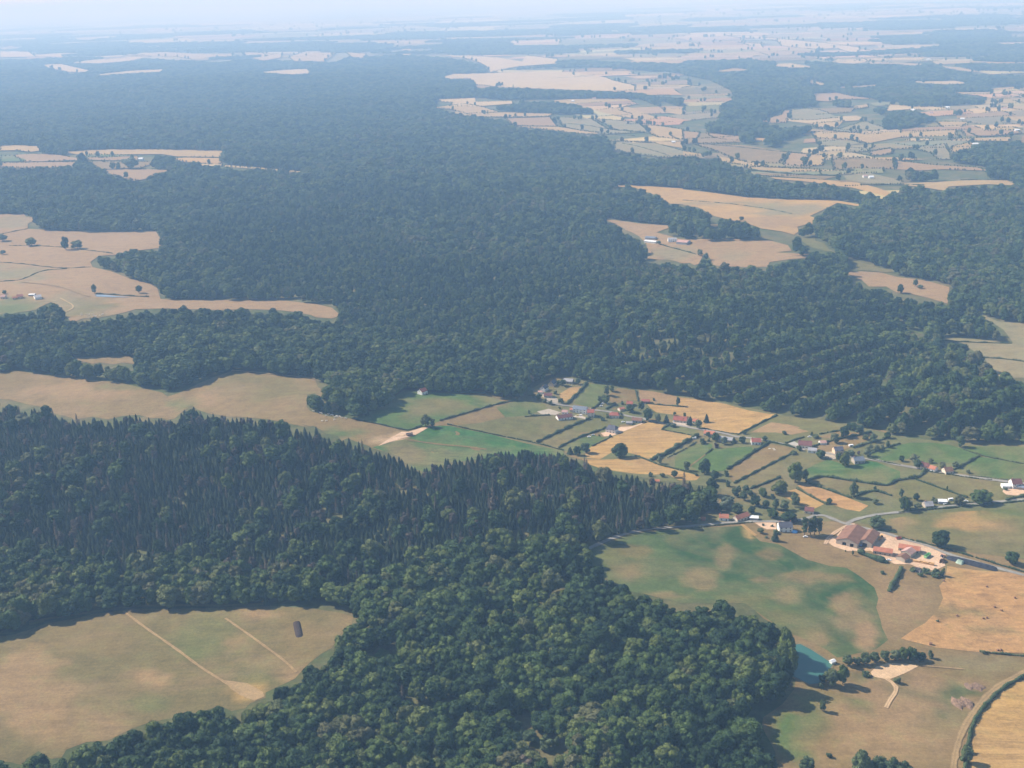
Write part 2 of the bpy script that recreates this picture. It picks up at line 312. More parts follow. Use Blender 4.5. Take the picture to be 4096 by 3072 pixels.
LAND = [  # layer, colour, name, outline
 # far clearings seen over the great wood
 (1, C_PALE, "B 650,500 720,480 950,475 1250,465 1500,470 1700,500 1830,540 1900,560 1900,590 1700,590 1400,580 1000,565 870,550 830,510 700,512"),
 (1, C_PALE, "B 650,358 850,362 1000,372 1170,400 1200,362 1400,385 1400,412 1150,430 1100,440 960,470 945,440 900,410 780,375"),
 (1, C_PALE, "B 615,645 865,635 870,660 1110,655 1110,672 880,690 700,690 720,665 640,658"),
 (1, C_TAN, "B 600,697 700,685 800,675 920,695 1020,727 900,735 800,733 700,708"),
 (1, C_TAN, "B 800,738 1060,728 1380,738 1340,755 1060,760 870,755"),
 (1, C_ROSE, "B 1060,768 1350,760 1400,820 1200,815 1110,812 1085,785"),
 (1, C_TAN, "B 1110,818 1400,822 1700,862 1600,872 1400,848"),
 (1, C_GREY, "B 1400,760 1620,770 1730,840 1950,858 1700,868 1440,828"),
 (1, C_GREY, "B 1640,770 1920,790 1990,860 1780,845"),
 (1, C_TAN, "B 1930,800 2212,840 2212,905 2050,890 1990,860"),
 (1, C_TAN, "B 1640,715 1850,692 2060,770 1950,778 1750,745"), (1, C_TAN, "B 2070,702 2212,710 2212,745 2100,730"),
 (1, C_GREY, "B 1770,920 2050,930 2212,980 2212,1008 2100,1022 1900,998 1765,968"), (1, C_TAN, "B 1700,905 2212,920 2212,960 2000,925"),
 (1, C_PALE, "C 280,232 480,232 700,260 1000,290 1150,310 1130,345 1080,340 1000,315 850,320 640,300 600,262"),
 (1, C_PALE, "C 350,275 500,285 520,310 440,300"), (1, C_PALE, "C 1000,385 1180,385 1200,400 1130,415 1000,410 960,400"),
 (1, C_TAN, "C 1200,400 1560,415 1520,430 1380,415 1210,415"), (1, C_TAN, "C 1640,425 1800,440 1920,465 1860,470 1700,440"),
 (1, C_PALE, "C 610,415 700,412 850,437 700,440 580,428"), (1, C_TAN, "C 205,466 320,442 440,455 330,463"),
 (1, C_TAN, "C 805,540 830,516 935,552 900,556"), (1, C_TAN, "C 985,568 1060,560 1060,572"), (1, C_TAN, "C 1085,562 1270,548 1250,558 1090,570"),
 (1, C_PALE, "C 1450,525 1560,530 1760,525 1850,542 1700,548 1540,540"), (1, C_TAN, "C 1730,598 2010,600 1990,612 1800,612"),
 (1, C_ROSE, "C 840,607 1000,603 1100,625 1240,642 1000,645 950,658 860,655"),
 (1, C_ROSE, "C 500,785 560,765 640,745 650,718 690,715 680,760 670,795 560,797"), (1, C_GREY, "C 690,760 700,715 800,705 880,712 950,735 1010,765 930,770 850,778 700,778"),
 (1, C_PALE, "C 1340,675 1600,690 1720,705 1640,715 1450,710 1310,720"), (1, C_TAN, "C 1090,690 1200,676 1200,695 1110,708"),
 (1, C_GREY, "C 850,830 1000,840 1180,785 1310,830 1260,850 1100,855 1000,852"), (1, C_TAN, "C 840,800 1040,785 1000,825 850,825"),
 (1, C_TAN, "C 835,860 950,852 1140,865 1500,850 1770,845 1770,880 1600,885 1400,890 1200,930 1100,905 850,895"),
 (1, C_GREY, "C 860,900 1100,912 1160,930 1000,950 880,945"), (1, C_ROSE, "C 1800,845 1950,840 2170,845 2190,865 2000,880 1830,880"),
 (1, C_PALE, "C 1480,895 1650,905 1500,915 1440,910"), (1, C_TAN, "C 1730,900 2130,890 2110,915 1730,912"), (1, C_TAN, "C 1640,790 1860,790 1800,825 1680,825"),
 (1, C_ROSE, "C 1210,985 1340,962 1365,990 1290,1005 1220,1005"), (1, C_GREY, "C 1060,965 1240,950 1190,980 1060,990"), (1, C_GREY, "C 1470,960 1700,935 1750,1030 1650,1035 1600,990"),
 (1, C_TAN, "C 1740,950 1880,920 1870,960 1740,990"), (1, C_DRY, "C 60,930 380,940 690,985 620,1060 420,1055 260,1000"), (1, C_ROSE, "C 695,990 820,1002 770,1080 650,1070"),
 (1, C_TAN, "C 825,1005 930,1008 905,1070 780,1080"), (1, C_DRY, "C 960,1010 1370,1040 1370,1095 1150,1090 980,1100"), (1, C_ROSE, "C 1375,1042 1620,1070 1900,1085 1990,1108 1700,1098 1540,1105 1375,1098"),
 (1, C_TAN, "C 230,1015 450,1050 560,1080 380,1070 240,1045"), (1, C_TAN, "C 0,980 180,1010 0,1008"), (1, C_STRAW, "C 450,890 545,900 520,918 460,912"), (1, C_ROSE, "C 150,865 370,885 370,912 200,895"), (1, C_ROSE, "C 0,850 110,860 90,900 0,900"),
 (1, C_TAN, "C 390,1078 700,1092 1000,1105 1130,1108 900,1110 690,1115 450,1100"), (1, C_DRY, "C 470,1120 1000,1145 900,1165 700,1150 470,1138"),
 (1, C_STRAW, "C 560,1148 900,1165 1130,1185 1250,1215 1335,1245 1340,1278 1100,1218 800,1178 600,1160"), (1, C_GREY, "C 1040,1140 1200,1120 1420,1170 1400,1200 1200,1190 1060,1165"),
 (1, C_TAN, "C 1390,1195 1560,1183 1900,1168 2100,1170 2160,1203 1980,1195 1720,1210 1700,1238 1560,1215"),
 # pale clearings on the left horizon
 (1, C_PALE, "A 270,420 400,418 590,462 520,470 440,468 330,445"), (1, C_PALE, "A 460,410 600,390 800,375 850,368 980,368 850,395 650,412"),
 (1, C_PALE, "A 620,485 850,460 1060,450 1050,465 850,476 650,490"), (1, C_PALE, "A 1660,470 1830,456 1990,448 2015,475 1880,484 1800,476"),
 (1, C_PALE, "A 0,320 150,316 230,370 0,378"), (1, C_TAN, "A 790,330 1000,335 1250,350 1510,352 1500,376 1250,388 1150,370 800,362"),
 (1, C_TAN, "A 1560,338 1830,352 1820,376 1700,395 1600,375"), (1, C_TAN, "A 1870,372 2000,322 2180,345 2100,402 1900,396"), (1, C_TAN, "B 20,340 160,350 150,380 60,368"), (1, C_TAN, "B 390,300 450,310 450,362 400,362"),
 # fields left, three kilometres out
 (1, C_TAN, "A 0,945 100,942 250,948 275,975 200,985 100,975 0,985"), (1, C_TAN, "A 395,985 600,972 750,967 1100,970 1450,978 1445,1018 1150,1015 1050,1000 700,1002 560,1010"),
 (1, C_GREEN, "A 560,1002 700,1004 880,1005 700,1022 560,1020"), (1, C_ROSE, "A 90,1005 200,998 350,1000 530,1030 500,1040 300,1046 150,1048"), (1, C_GREEN, "A 0,1015 90,1010 200,1045 0,1055"),
 (1, C_ROSE, "A 0,1062 270,1052 490,1050 470,1075 300,1088 0,1085"), (1, C_ROSE, "A 560,1022 750,1015 900,1015 900,1038 700,1040 560,1035"), (1, C_DRY, "A 590,1048 1000,1048 980,1065 900,1090 760,1092 650,1100 610,1075"),
 (1, C_ROSE, "A 660,1103 880,1095 1105,1103 1000,1135 960,1158 870,1172 780,1150 700,1120"), (1, C_STRAW, "A 1115,1030 1200,1022 1430,1025 1440,1060 1380,1063 1190,1048"),
 (1, C_PALE, "A 1290,1062 1440,1065 1440,1078 1300,1075"), (1, C_PALE, "A 250,885 282,885 282,898 250,898"), (1, C_PALE, "A 362,881 376,881 376,890 362,890"),
 # pastures of the farm on the left
 (0, C_ROSE, "A 0,1390 155,1387 170,1405 250,1415 180,1450 180,1482 380,1495 700,1505 1012,1500 1045,1560 1045,1605 960,1615 870,1625 760,1650 D 640,0 585,40 600,72 720,100 850,150 970,180 1020,210 1040,278 1200,284 1500,284 1850,290 2050,312 2150,335 2208,385 2150,405 2050,398 2010,382 1900,362 1800,350 1600,345 1400,350 1080,340 880,345 820,362 740,382 640,400 540,405 460,432 440,402 395,378 380,320 330,300 260,330 230,350 120,365 60,380 0,385"),
 # strip fields in the middle distance
 (0, C_STRAW, "B 1740,1198 1900,1202 2212,1220 C 0,1228 150,1245 380,1275 620,1292 900,1298 1000,1300 1200,1335 1120,1335 1000,1315 900,1365 820,1400 850,1410 880,1448 800,1455 740,1470 750,1500 720,1522 640,1500 500,1480 400,1440 300,1425 200,1400 100,1345 0,1330 B 2212,1325 2130,1320 2080,1290 2000,1250 1950,1240 1900,1215 1800,1210"),
 (0, C_STRAW, "B 1590,1198 1680,1198 1660,1210"),
 (0, C_ROSE, "B 1700,1420 1800,1430 1950,1450 2130,1462 2050,1500 1930,1520 2000,1590 2010,1650 1990,1640 1960,1530 1850,1490 1790,1460"),
 (0, C_ROSE, "W2 0,120 400,185 820,190 760,235 560,310 700,350 950,420 1300,425 2212,450 C 0,1560 300,1548 570,1560 680,1590 705,1625 600,1635 850,1650 700,1659 F 190,0 800,0 960,35 850,10 700,20 560,40 550,70 400,72 180,62 W2 1560,870 1500,760 1380,720 1300,870 1230,890 1150,850 1000,855 900,820 750,790 500,790 340,760 520,690 420,600 380,520 250,380 100,300 0,260"),
 (1, C_STRAW, "W2 1460,180 1540,155 1650,160 1740,180 1600,215"), (1, C_PALE, "W2 960,205 1030,195 1030,215"), (1, C_PALE, "W2 1090,210 1300,212 1280,235 1220,240"),
 (0, C_OLIVE, "W4 350,320 520,290 530,330 600,350 640,400 800,470 880,500 1050,550 1200,570 1260,575 1100,585 1050,580 830,560 840,520 760,450 600,410 480,380 430,340"),
 (1, C_ROSE, "W4 735,580 900,577 1060,588 1200,625 1340,640 1450,660 1610,703 1605,840 1550,825 1440,790 1280,755 1180,745 1100,700 960,700 900,645 820,610"),
 (0, C_GREY, "W4 1610,840 1650,870 1720,905 1770,905 1870,920 1860,940 1900,935 2000,980 2212,1060 2212,1110 F 2210,500 2212,790 2060,790 2000,730 1950,660 1800,560 1680,530 1620,520 1780,530 2000,550 2140,565 2080,480 2000,430 1880,370"),
 (0, C_OLIVE, "W4 490,915 600,910 560,925"), (0, C_DRY, "W4 640,910 700,925 710,935 670,925"), (0, C_GREEN, "F 1340,465 1400,468 1620,500 1560,505"),
 # clearing in the left wood
 (0, C_DRY, "D 430,662 600,655 830,647 860,665 885,690 870,702 800,690 740,702 640,690 600,700 560,688 500,680"),
 # the valley meadows on the left down to the green field
 (0, C_DRY, "D 0,770 30,735 100,740 330,780 560,800 780,820 900,850 1050,885 1085,912 1180,880 1300,820 1400,780 1500,745 1600,755 1840,775 2040,800 2060,850 2110,880 2115,930 2090,930 2040,890 1990,900 1985,975 2010,1005 2212,1062 W3 300,320 500,370 830,442 1100,400 1300,280 1500,100 1530,0 E 400,868 500,890 720,890 930,893 1000,930 1190,935 1200,880 1270,838 1360,788 1480,783 1600,815 1720,830 1850,850 2000,880 2212,910 F 0,915 250,950 600,1020 650,1035 850,1060 1040,1085 1060,1110 1180,1115 1300,1130 1460,1180 1700,1200 2000,1220 2210,1230 2212,1659 I 2210,0 2210,1659 580,1659 600,1560 560,1480 510,1400 520,1330 640,1250 720,1150 735,1060 745,960 735,850 690,790 600,730 520,690 470,640 400,590 250,590 140,575 70,580 0,590 H 2080,562 2000,540 1900,505 1850,512 1780,470 1705,425 1700,340 1640,290 1600,248 1740,190 1880,135 2212,105 V6 0,700 110,690 240,600 230,540 420,470 560,480 560,420 540,330 600,200 640,130 600,60 F 260,1600 255,1500 230,1440 130,1412 0,1440 E 2212,1470 2050,1455 1900,1410 1740,1390 1640,1362 1560,1320 1480,1300 1440,1262 1280,1258 1100,1250 950,1258 860,1290 760,1308 700,1320 640,1310 600,1350 W3 1950,1160 1850,1100 1790,1150 1720,1150 1700,1110 1600,1060 1450,980 1400,920 1280,900 1200,900 1080,862 1000,822 850,770 700,712 620,750 550,680 400,650 310,590 200,530 150,540 0,500 D 2100,1150 2000,1110 1850,1082 1750,1060 1600,1045 1480,1040 1360,1022 1290,1000 1240,968 1180,1010 1130,1055 1080,1062 1050,1050 980,1050 900,1030 800,1035 700,1060 600,1040 480,1062 470,1050 350,1020 330,990 170,960 60,930 0,895"),
 # big pasture bottom left
 (0, (0.138, 0.108, 0.038), "G 0,838 70,800 200,760 300,722 480,692 600,662 780,640 860,625 1060,630 1380,622 1480,615 1740,610 2000,622 2212,655 H 75,680 60,760 0,800 G 2212,780 2150,880 2080,920 1990,990 1910,1080 1720,1170 1720,1205 1620,1240 1590,1270 1500,1290 1420,1255 1240,1320 1080,1340 950,1370 860,1400 700,1480 560,1490 430,1540 400,1590 330,1600 250,1550 170,1600 150,1642 60,1620 0,1590"),
 (0, C_OLIVE, "G 190,718 290,700 280,715 190,735"), (0, C_GREEN, "H 210,930 250,880 310,900 320,930 270,965"), 
 (0, C_GREEN, "H 1100,1370 1160,1380 1230,1450 1350,1480 1420,1500 1350,1560 1260,1540 1160,1470"),
 # forest road and ride
 (0, C_PALE, "A 1450,1068 1700,1088 1960,1112 1960,1120 1700,1098 1450,1080"),
 (0, C_GREEN, "B 705,1000 712,1003 668,1150 655,1165"), (0, C_GREEN, "B 690,1190 720,1195 740,1225 700,1220"),
]
SP0 = [  # tone patches inside the big traced areas
 sp('I', 1350, 1280, 520, 330, C_ROSE, .55), sp('I', 1450, 560, 240, 260, C_ROSE, .5), sp('I', 1000, 250, 260, 90, C_ROSE, .5),
 sp('I', 1400, 620, 200, 160, C_ROSE, .6), sp('I', 900, 300, 260, 90, C_DRY, .6), sp('I', 700, 1450, 140, 160, C_BRIGHT, .75), sp('I', 820, 1250, 100, 120, C_GREEN, .8), sp('I', 880, 1380, 50, 80, C_GREEN, .8),
 sp('S1', 350, 1150, 220, 90, C_DEEP, .75), sp('S1', 430, 980, 130, 110, C_DEEP, .75), sp('S1', 640, 900, 150, 70, C_DEEP, .7), sp('S1', 620, 780, 120, 60, C_DEEP, .5), sp('S1', 330, 1260, 200, 90, C_OLIVE, .7), sp('S1', 640, 1040, 90, 60, C_ROSE, .9), sp('S1', 720, 870, 100, 45, C_ROSE, .9),
 sp('I', 1040, 1310, 32, 24, C_GREEN, .9), sp('I', 1120, 1365, 35, 25, C_GREEN, .9), sp('I', 1085, 1425, 35, 20, C_GREEN, .9), sp('I', 1180, 1500, 40, 28, C_GREEN, .9), sp('I', 1275, 1490, 22, 50, C_GREEN, .9), sp('I', 1040, 1185, 50, 20, C_GREEN, .8), sp('I', 1150, 1230, 40, 15, C_GREEN, .8), sp('I', 940, 1490, 60, 30, C_GREEN, .6), sp('I', 1390, 1105, 50, 50, C_DEEP, .7), sp('I', 1160, 1050, 60, 30, C_DEEP, .7), sp('I', 1300, 1140, 70, 40, C_GREEN, .6),
 sp('I', 1330, 1400, 400, 170, C_ROSE, .5), sp('I', 1900, 980, 300, 60, C_GREY, .6), sp('I', 1650, 120, 400, 90, C_OLIVE, .6), sp('I', 2000, 60, 300, 50, C_ROSE, .5), sp('I', 1150, 60, 130, 25, C_GREEN, .7),
 sp('D', 480, 880, 350, 60, C_ROSE, .7), sp('D', 1370, 900, 110, 60, C_ROSE, .7), sp('D', 1700, 850, 350, 100, C_OLIVE, .45), sp('D', 1160, 960, 90, 35, C_GREEN, .8), sp('D', 800, 850, 200, 20, C_OLIVE, .7), sp('W3', 700, 640, 320, 45, C_GREEN, .75), sp('W3', 1330, 740, 280, 50, C_SAND, .55), sp('D', 2150, 1150, 120, 30, C_GREEN, .7),
]
SP1 = [sp('D', 80, 330, 170, 60, C_GREEN, .8), sp('D', 560, 350, 220, 70, C_OLIVE, .8), sp('D', 430, 300, 100, 60, C_GREY, .8), sp('D', 100, 110, 220, 50, C_GREY, .9), sp('A', 80, 1440, 160, 40, C_GREY, .6)]
SP2 = [sp('G', 1400, 800, 260, 160, C_GREEN, .4), sp('G', 1650, 1060, 150, 110, C_GREEN, .4), sp('G', 950, 1260, 150, 80, C_GREEN, .4), sp('G', 980, 1080, 110, 70, C_ROSE, .8), sp('G', 200, 1150, 300, 260, C_ROSE, .7), sp('G', 500, 1400, 400, 130, C_ROSE, .5), sp('G', 1540, 830, 90, 60, C_ROSE, .6), sp('G', 1650, 660, 160, 35, C_ROSE, .7), sp('G', 1950, 790, 170, 120, C_DRY, .6), sp('G', 1620, 1160, 130, 60, C_STRAW, .8), sp('G', 1900, 950, 120, 60, C_DRY, .6), sp('G', 600, 830, 400, 120, C_DRY, .5), sp('G', 1850, 1060, 90, 50, C_ROSE, .6)]
SP3 = [sp('C', 700, 1360, 280, 45, C_GREY, .9), sp('C', 300, 1320, 300, 14, C_GREY, .7), sp('C', 600, 1440, 250, 40, C_ROSE, .7)]
SP4 = [sp('W2', 800, 680, 400, 120, C_GREY, .95), sp('W2', 1900, 700, 300, 90, C_GREY, .6)]
for i, (ly, c, s) in enumerate(LAND):
    pts = px(s); area(1, s)
    big = s.startswith("D 0,770"); spt = ()
    if big: spt = SP0
    elif s.startswith("A 0,1390"): spt = SP1
    elif s.startswith("G 0,838"): spt = SP2
    elif s.startswith("B 1740,1198"): spt = SP3
    elif s.startswith("W2 0,120"): spt = SP4
    sheet("pasture" if c in (C_DRY, C_OLIVE, C_GREEN, C_GREY) else "field", pts, c, ly + i * .01, M_LAND, None, spt, g=8.5 if big else None)

# fields of the village and the farm, laid over the meadows
HILL = [sp('I', 250, 170, 330, 110, C_DEEP, .9), sp('I', 480, 380, 330, 110, C_DEEP, .85), sp('I', 90, 270, 130, 110, C_DEEP, .85), sp('I', 740, 290, 200, 80, C_DEEP, .95), sp('I', 430, 250, 90, 130, C_DEEP, .9), sp('I', 880, 560, 110, 120, C_DEEP, .9), sp('I', 1140, 480, 120, 110, C_DEEP, .8), sp('I', 960, 740, 90, 110, C_DEEP, .85), sp('H', 2150, 200, 180, 70, C_DEEP, .6), sp('I', 1290, 850, 55, 40, C_DEEP, .7),
 sp('I', 270, 285, 62, 75, C_ROSE, .48), sp('I', 560, 275, 70, 45, C_DRY, .7), sp('I', 110, 430, 110, 80, C_ROSE, .5), sp('I', 640, 545, 110, 75, C_ROSE, .48), sp('I', 480, 440, 55, 22, C_DRY, .6), sp('I', 830, 420, 230, 36, C_DRY, .75), sp('I', 1050, 600, 90, 60, C_ROSE, .7), sp('I', 1120, 700, 130, 70, C_ROSE, .5), sp('I', 1190, 820, 80, 110, C_ROSE, .95), sp('I', 1120, 560, 50, 60, C_DRY, .5), sp('I', 400, 570, 200, 50, C_OLIVE, .8), sp('I', 620, 680, 170, 60, C_OLIVE, .8), sp('I', 780, 800, 160, 70, C_OLIVE, .8), sp('I', 870, 830, 60, 40, C_ROSE, .5), sp('H', 1900, 260, 120, 50, C_DRY, .6), sp('H', 1850, 380, 130, 60, C_DRY, .6), sp('I', 430, 120, 30, 60, C_STRAW, .8), sp('H', 1750, 300, 80, 60, C_OLIVE, .7), sp('H', 2100, 540, 160, 20, C_ROSE, .5)]
NEAR = [
 ((0.070, 0.098, 0.028), 1, M_LAND, "I 0,105 380,92 430,130 500,190 620,210 800,308 950,350 1060,362 1150,420 1240,490 1266,560 1252,620 1280,700 1290,750 1330,830 1250,890 1000,945 930,893 735,800 690,790 600,730 470,640 400,590 250,590 0,590 H 2080,562 2000,540 1850,512 1705,425 1700,340 1640,290 1600,250 1740,195 1880,140 2212,108", "green slope with dry patches below the lane"),
 (C_GARDEN, 1, M_LAND, "E 1130,935 1195,880 1270,838 1480,783 1720,830 2000,880 2212,910 F 300,960 650,1035 1060,1085 1180,1115 1460,1180 1700,1200 2210,1230 2210,1659 I 2210,300 1650,200 1100,60 480,66 0,95 V6 0,700 240,600 420,470 560,420 600,200 600,60 E 2212,1470 2050,1455 1740,1390 1440,1262 960,1155 900,1000", "green and dry garden land around the village"),
 (C_BRIGHT, 1, M_STREAK, "E 400,1190 460,1170 530,1120 590,1105 640,1100 700,1100 960,1155 1200,1215 1440,1262 1440,1300 1200,1300 1000,1300 700,1340 560,1400 460,1380 350,1290 200,1240 300,1210", "bright green hay field below the valley track"),
 (C_GREEN, 1, M_LAND, "E 110,1052 180,1010 300,940 400,870 560,880 720,892 920,900 1000,925 1060,950 820,1015 640,1070 530,1108 430,1135 270,1095", "green pasture enclosed by hedges under the wood"),
 (C_DRY, 1, M_LAND, "E 700,1095 660,1075 820,1015 1130,935 1060,1045 900,1080 800,1100", "dry strip between two hedges"),
 (C_GREEN, 1, M_LAND, "E 1000,980 1140,935 1300,950 1340,990 1200,1035 1060,1045", "small green paddock by the gardens"),
 (C_OLIVE, 1, M_LAND, "E 720,1098 900,1082 1110,1042 1340,1035 1400,1060 1600,1050 1270,1205 960,1148", "olive meadow west of the white longhouse"),
 (C_OLIVE, 1, M_LAND, "E 1275,1210 1620,1055 1740,1050 1740,1100 1410,1240", "olive meadow strip below the slate barn"),
 (C_GREEN, 1, M_LAND, "V1 600,1390 1180,1130 1400,1200 1180,1350 1000,1480 700,1440", "narrow green garden strip"),
 (C_STRAW, 1, M_STREAK, "V1 600,430 800,310 1000,300 970,360 800,510 740,560 640,520", "small straw-coloured plot"),
 (C_GREEN, 1, M_LAND, "V1 860,580 1110,240 1480,275 1400,440 1320,590 1200,670 900,610", "green paddock behind the slate barn"),
 (C_DRY, 1, M_LAND, "V1 1490,430 1640,320 1940,360 1990,540 1750,560 1600,600 1500,560", "dry paddock under the wood"),
 (C_ROSE, 1, M_LAND, "V2 690,0 950,30 1350,110 1400,260 1100,260 830,240 700,180", "dry paddock with the red sheds"),
 (C_STRAW, 1, M_STREAK, "V2 1400,130 1900,190 2212,250 V3 1300,10 1800,90 1500,230 1280,350 1100,430 800,370 490,320 V2 1800,650 1800,560 1300,440 1000,400 900,330 830,250 1100,275 1400,300", "ripe golden field above the street"),
 (C_STRAW, 1, M_STREAK, "V1 1060,1475 1180,1350 1560,1175 V2 300,800 560,680 850,570 1130,620 1080,710 1400,770 1650,820 1500,900 1250,1040 1050,1150 880,1230 640,1150 300,1050 V1 1327,1584 1100,1560", "ripe golden field below the street"),
 (C_STRAW, 1, M_STREAK, "V1 1000,1575 1327,1590 V2 250,1230 620,1180 900,1270 1350,1420 1780,1530 1700,1600 1400,1600 1200,1500 900,1500 600,1480 300,1440 V1 1327,1740 1100,1660", "dry golden strip beside the conifer wood"),
 (C_GREEN, 1, M_LAND, "V2 1110,700 1240,630 1700,680 1760,770 1660,800 1400,750", "green verge plot"),
 (C_GREEN, 1, M_LAND, "V3 0,830 350,600 650,600 660,700 540,790 260,990 150,1060 0,1030", "green paddock left of the field path"),
 (C_GREEN, 1, M_LAND, "V3 290,1000 560,790 680,690 1350,650 1400,740 1200,880 920,1040 850,1080 600,1090 450,1100", "green paddock right of the field path"),
 (C_DRY, 1, M_LAND, "V3 950,1060 1420,760 1560,670 1700,600 2110,680 1980,800 1530,1040 1040,1290 960,1200", "dry strip with resting white cattle"),
 (C_OLIVE, 1, M_LAND, "V3 1060,1310 1540,1060 1990,830 2212,800 V4 400,820 640,900 430,1060 330,900 150,1000 V3 1880,1180 1600,1290 1340,1390 1120,1370", "olive strip between hedges"),
 (C_OLIVE, 1, M_LAND, "V4 540,1050 640,900 800,850 900,880 700,960", "small olive corner"),
 (C_OLIVE, 1, M_LAND, "V3 1290,360 1500,240 1830,110 2212,130 V4 300,130 700,200 1180,290 1150,370 800,430 500,480 200,570 V3 1900,580 1750,540 1600,480 1290,440", "olive and dry meadow under the wood"),
 (C_ROSE, 2, M_LAND, "V3 1330,400 1700,220 2000,260 2212,310 V4 400,330 600,380 300,440 0,400", "dry middle of that meadow"),
 (C_DRY, 1, M_LAND, "V4 770,480 1150,380 1450,400 1700,420 1850,480 1500,590 1300,680 900,760 500,690 700,650 900,580 1100,520", "dry yard land among the houses"),
 (C_BRIGHT, 1, M_LAND, "V4 550,1060 700,970 940,880 1130,940 1300,1000 1560,940 1650,900 1800,930 2212,1090 2212,1230 2120,1260 2030,1320 1900,1330 1500,1270 1050,1190 860,1165 700,1200 570,1240", "bright green meadow around the dark oak"),
 (C_GREEN, 1, M_LAND, "V4 1700,780 1950,690 2212,620 V5 200,140 600,140 900,180 1150,260 1400,350 1410,385 1100,550 960,600 700,600 400,560 300,400 0,450 V4 2100,900 1900,900 1750,850", "wide green meadow above the lane"),
 (C_GREEN, 1, M_LAND, "V5 1150,200 1500,200 2212,240 2212,520 1900,450 1700,420 1400,350 1200,270", "green meadow at the upper right"),
 (C_GREEN, 1, M_LAND, "V5 1100,580 1410,390 1700,430 2212,530 2212,800 1900,780 1500,740 1200,700 960,640", "green meadow right of the diagonal hedge"),
 (C_OLIVE, 1, M_LAND, "V4 600,1290 700,1230 860,1195 1050,1225 1500,1290 1900,1350 2040,1345 2150,1270 V5 290,800 600,910 830,990 1200,1110 1000,1140 600,1150 350,1180 0,1180 V4 2050,1500 1900,1460 1750,1420 1600,1450 1400,1530 1200,1500 900,1390", "olive meadow below the long dark hedge"),
 (C_OLIVE, 1, M_LAND, "V5 470,660 900,710 1300,780 1640,820 1790,900 1900,1080 1880,1170 1660,1190 1400,1150 1200,1100 1000,1030 700,940 300,780 400,740", "olive meadow left of the white house"),
 (C_STUB, 1, M_STREAK, "V4 400,1340 560,1320 900,1420 1200,1530 1400,1600 1650,1700 1500,1800 1250,1760 900,1640 650,1520", "ploughed orange strip"),
 (C_STRAW, 1, M_LAND, "V4 0,1500 370,1400 640,1550 870,1670 700,1750 400,1659 200,1560", "straw-coloured corner above the garden trees"),
 (C_OLIVE, 1, M_LAND, "I 1150,90 1500,15 2210,-60 2210,380 1900,270 1650,210 1400,150 1280,120", "wide olive pasture with two lone trees"),
 (C_STUB, 1, M_STREAK, "I 1410,822 1500,760 1570,720 1650,640 1685,560 1660,480 1700,440 1712,352 1900,380 2210,440 2210,930 1900,908 1640,880", "harvested stubble field with scattered bales"),
 (C_STRAW, 1, M_STREAK, "I 2210,1052 2100,1110 1980,1215 1900,1330 1880,1420 1870,1560 1880,1659 2210,1659", "straw-coloured field inside the curved hedge"),
 (C_DIRT, 2, M_LAND, "V7 150,360 200,300 260,230 170,390 230,480 600,520 640,460 700,300 780,310 1000,380 1300,460 1500,530 1650,600 1600,680 1640,760 1480,830 1250,780 1150,740 950,740 840,680 700,600 620,560 300,560 120,500 0,420 60,370", "pale dusty farmyard"),
 (C_SAND, 2, M_LAND, "I 1215,1040 1250,1005 1330,980 1480,988 1535,995 1470,1030 1430,1050 1330,1088 1230,1068", "bare sandy patch by the gully"),
 (C_DIRT, 2, M_LAND, "V6 1180,670 1560,660 1570,790 1400,790 1290,740", "pale forecourt of the big white house"),
 (C_DIRT, 2, M_LAND, "V1 1340,1120 1480,1090 1700,1010 1890,1000 2140,920 2100,950 1700,1110 1540,1170 1400,1180", "pale drive of the white house"),
 ((0.40, 0.34, 0.26), 2, M_YARD, "V1 210,740 420,690 640,755 540,800 300,790", "grey garden plots left of the longhouse"),
 ((0.42, 0.36, 0.28), 2, M_YARD, "V1 830,830 1000,780 1040,830 1180,860 1100,885 960,850", "pale yard in front of the blue-grey barn"),
 ((0.36, 0.33, 0.28), 2, M_YARD, "V4 230,600 340,560 460,630 580,690 500,720 330,660", "grey drive left of the maroon roof"),
 ((0.45, 0.36, 0.27), 2, M_YARD, "V2 1280,560 1560,600 1620,640 1500,650 1300,600", "pale drive under the broad red roof"),
 ((0.40, 0.32, 0.22), 2, M_YARD, "V4 860,760 1000,740 1150,780 1130,860 1000,880 900,840", "pale yard in front of the ochre gable"),
 ((0.36, 0.30, 0.22), 2, M_YARD, "V1 240,400 480,470 640,540 560,600 400,540 250,440", "pale yards of the upper hamlet"),
 (C_DIRT, 2, M_LAND, "W3 1150,830 1350,700 1500,620 1600,620 1790,560 1900,555 1700,670 1500,720 1300,780", "bare earth at the track crossing"),
 (C_TRACK, 2, M_LAND, "G 1440,1090 1600,1110 1700,1165 1715,1195 1650,1225 1560,1190 1500,1150", "trampled bare ground at the end of the track"),
 (C_DIRT, 2, M_LAND, "V5 1850,960 2060,930 2212,940 2212,1060 2100,1080 1900,1060 1830,1010", "pale yard beside the white house"),
]
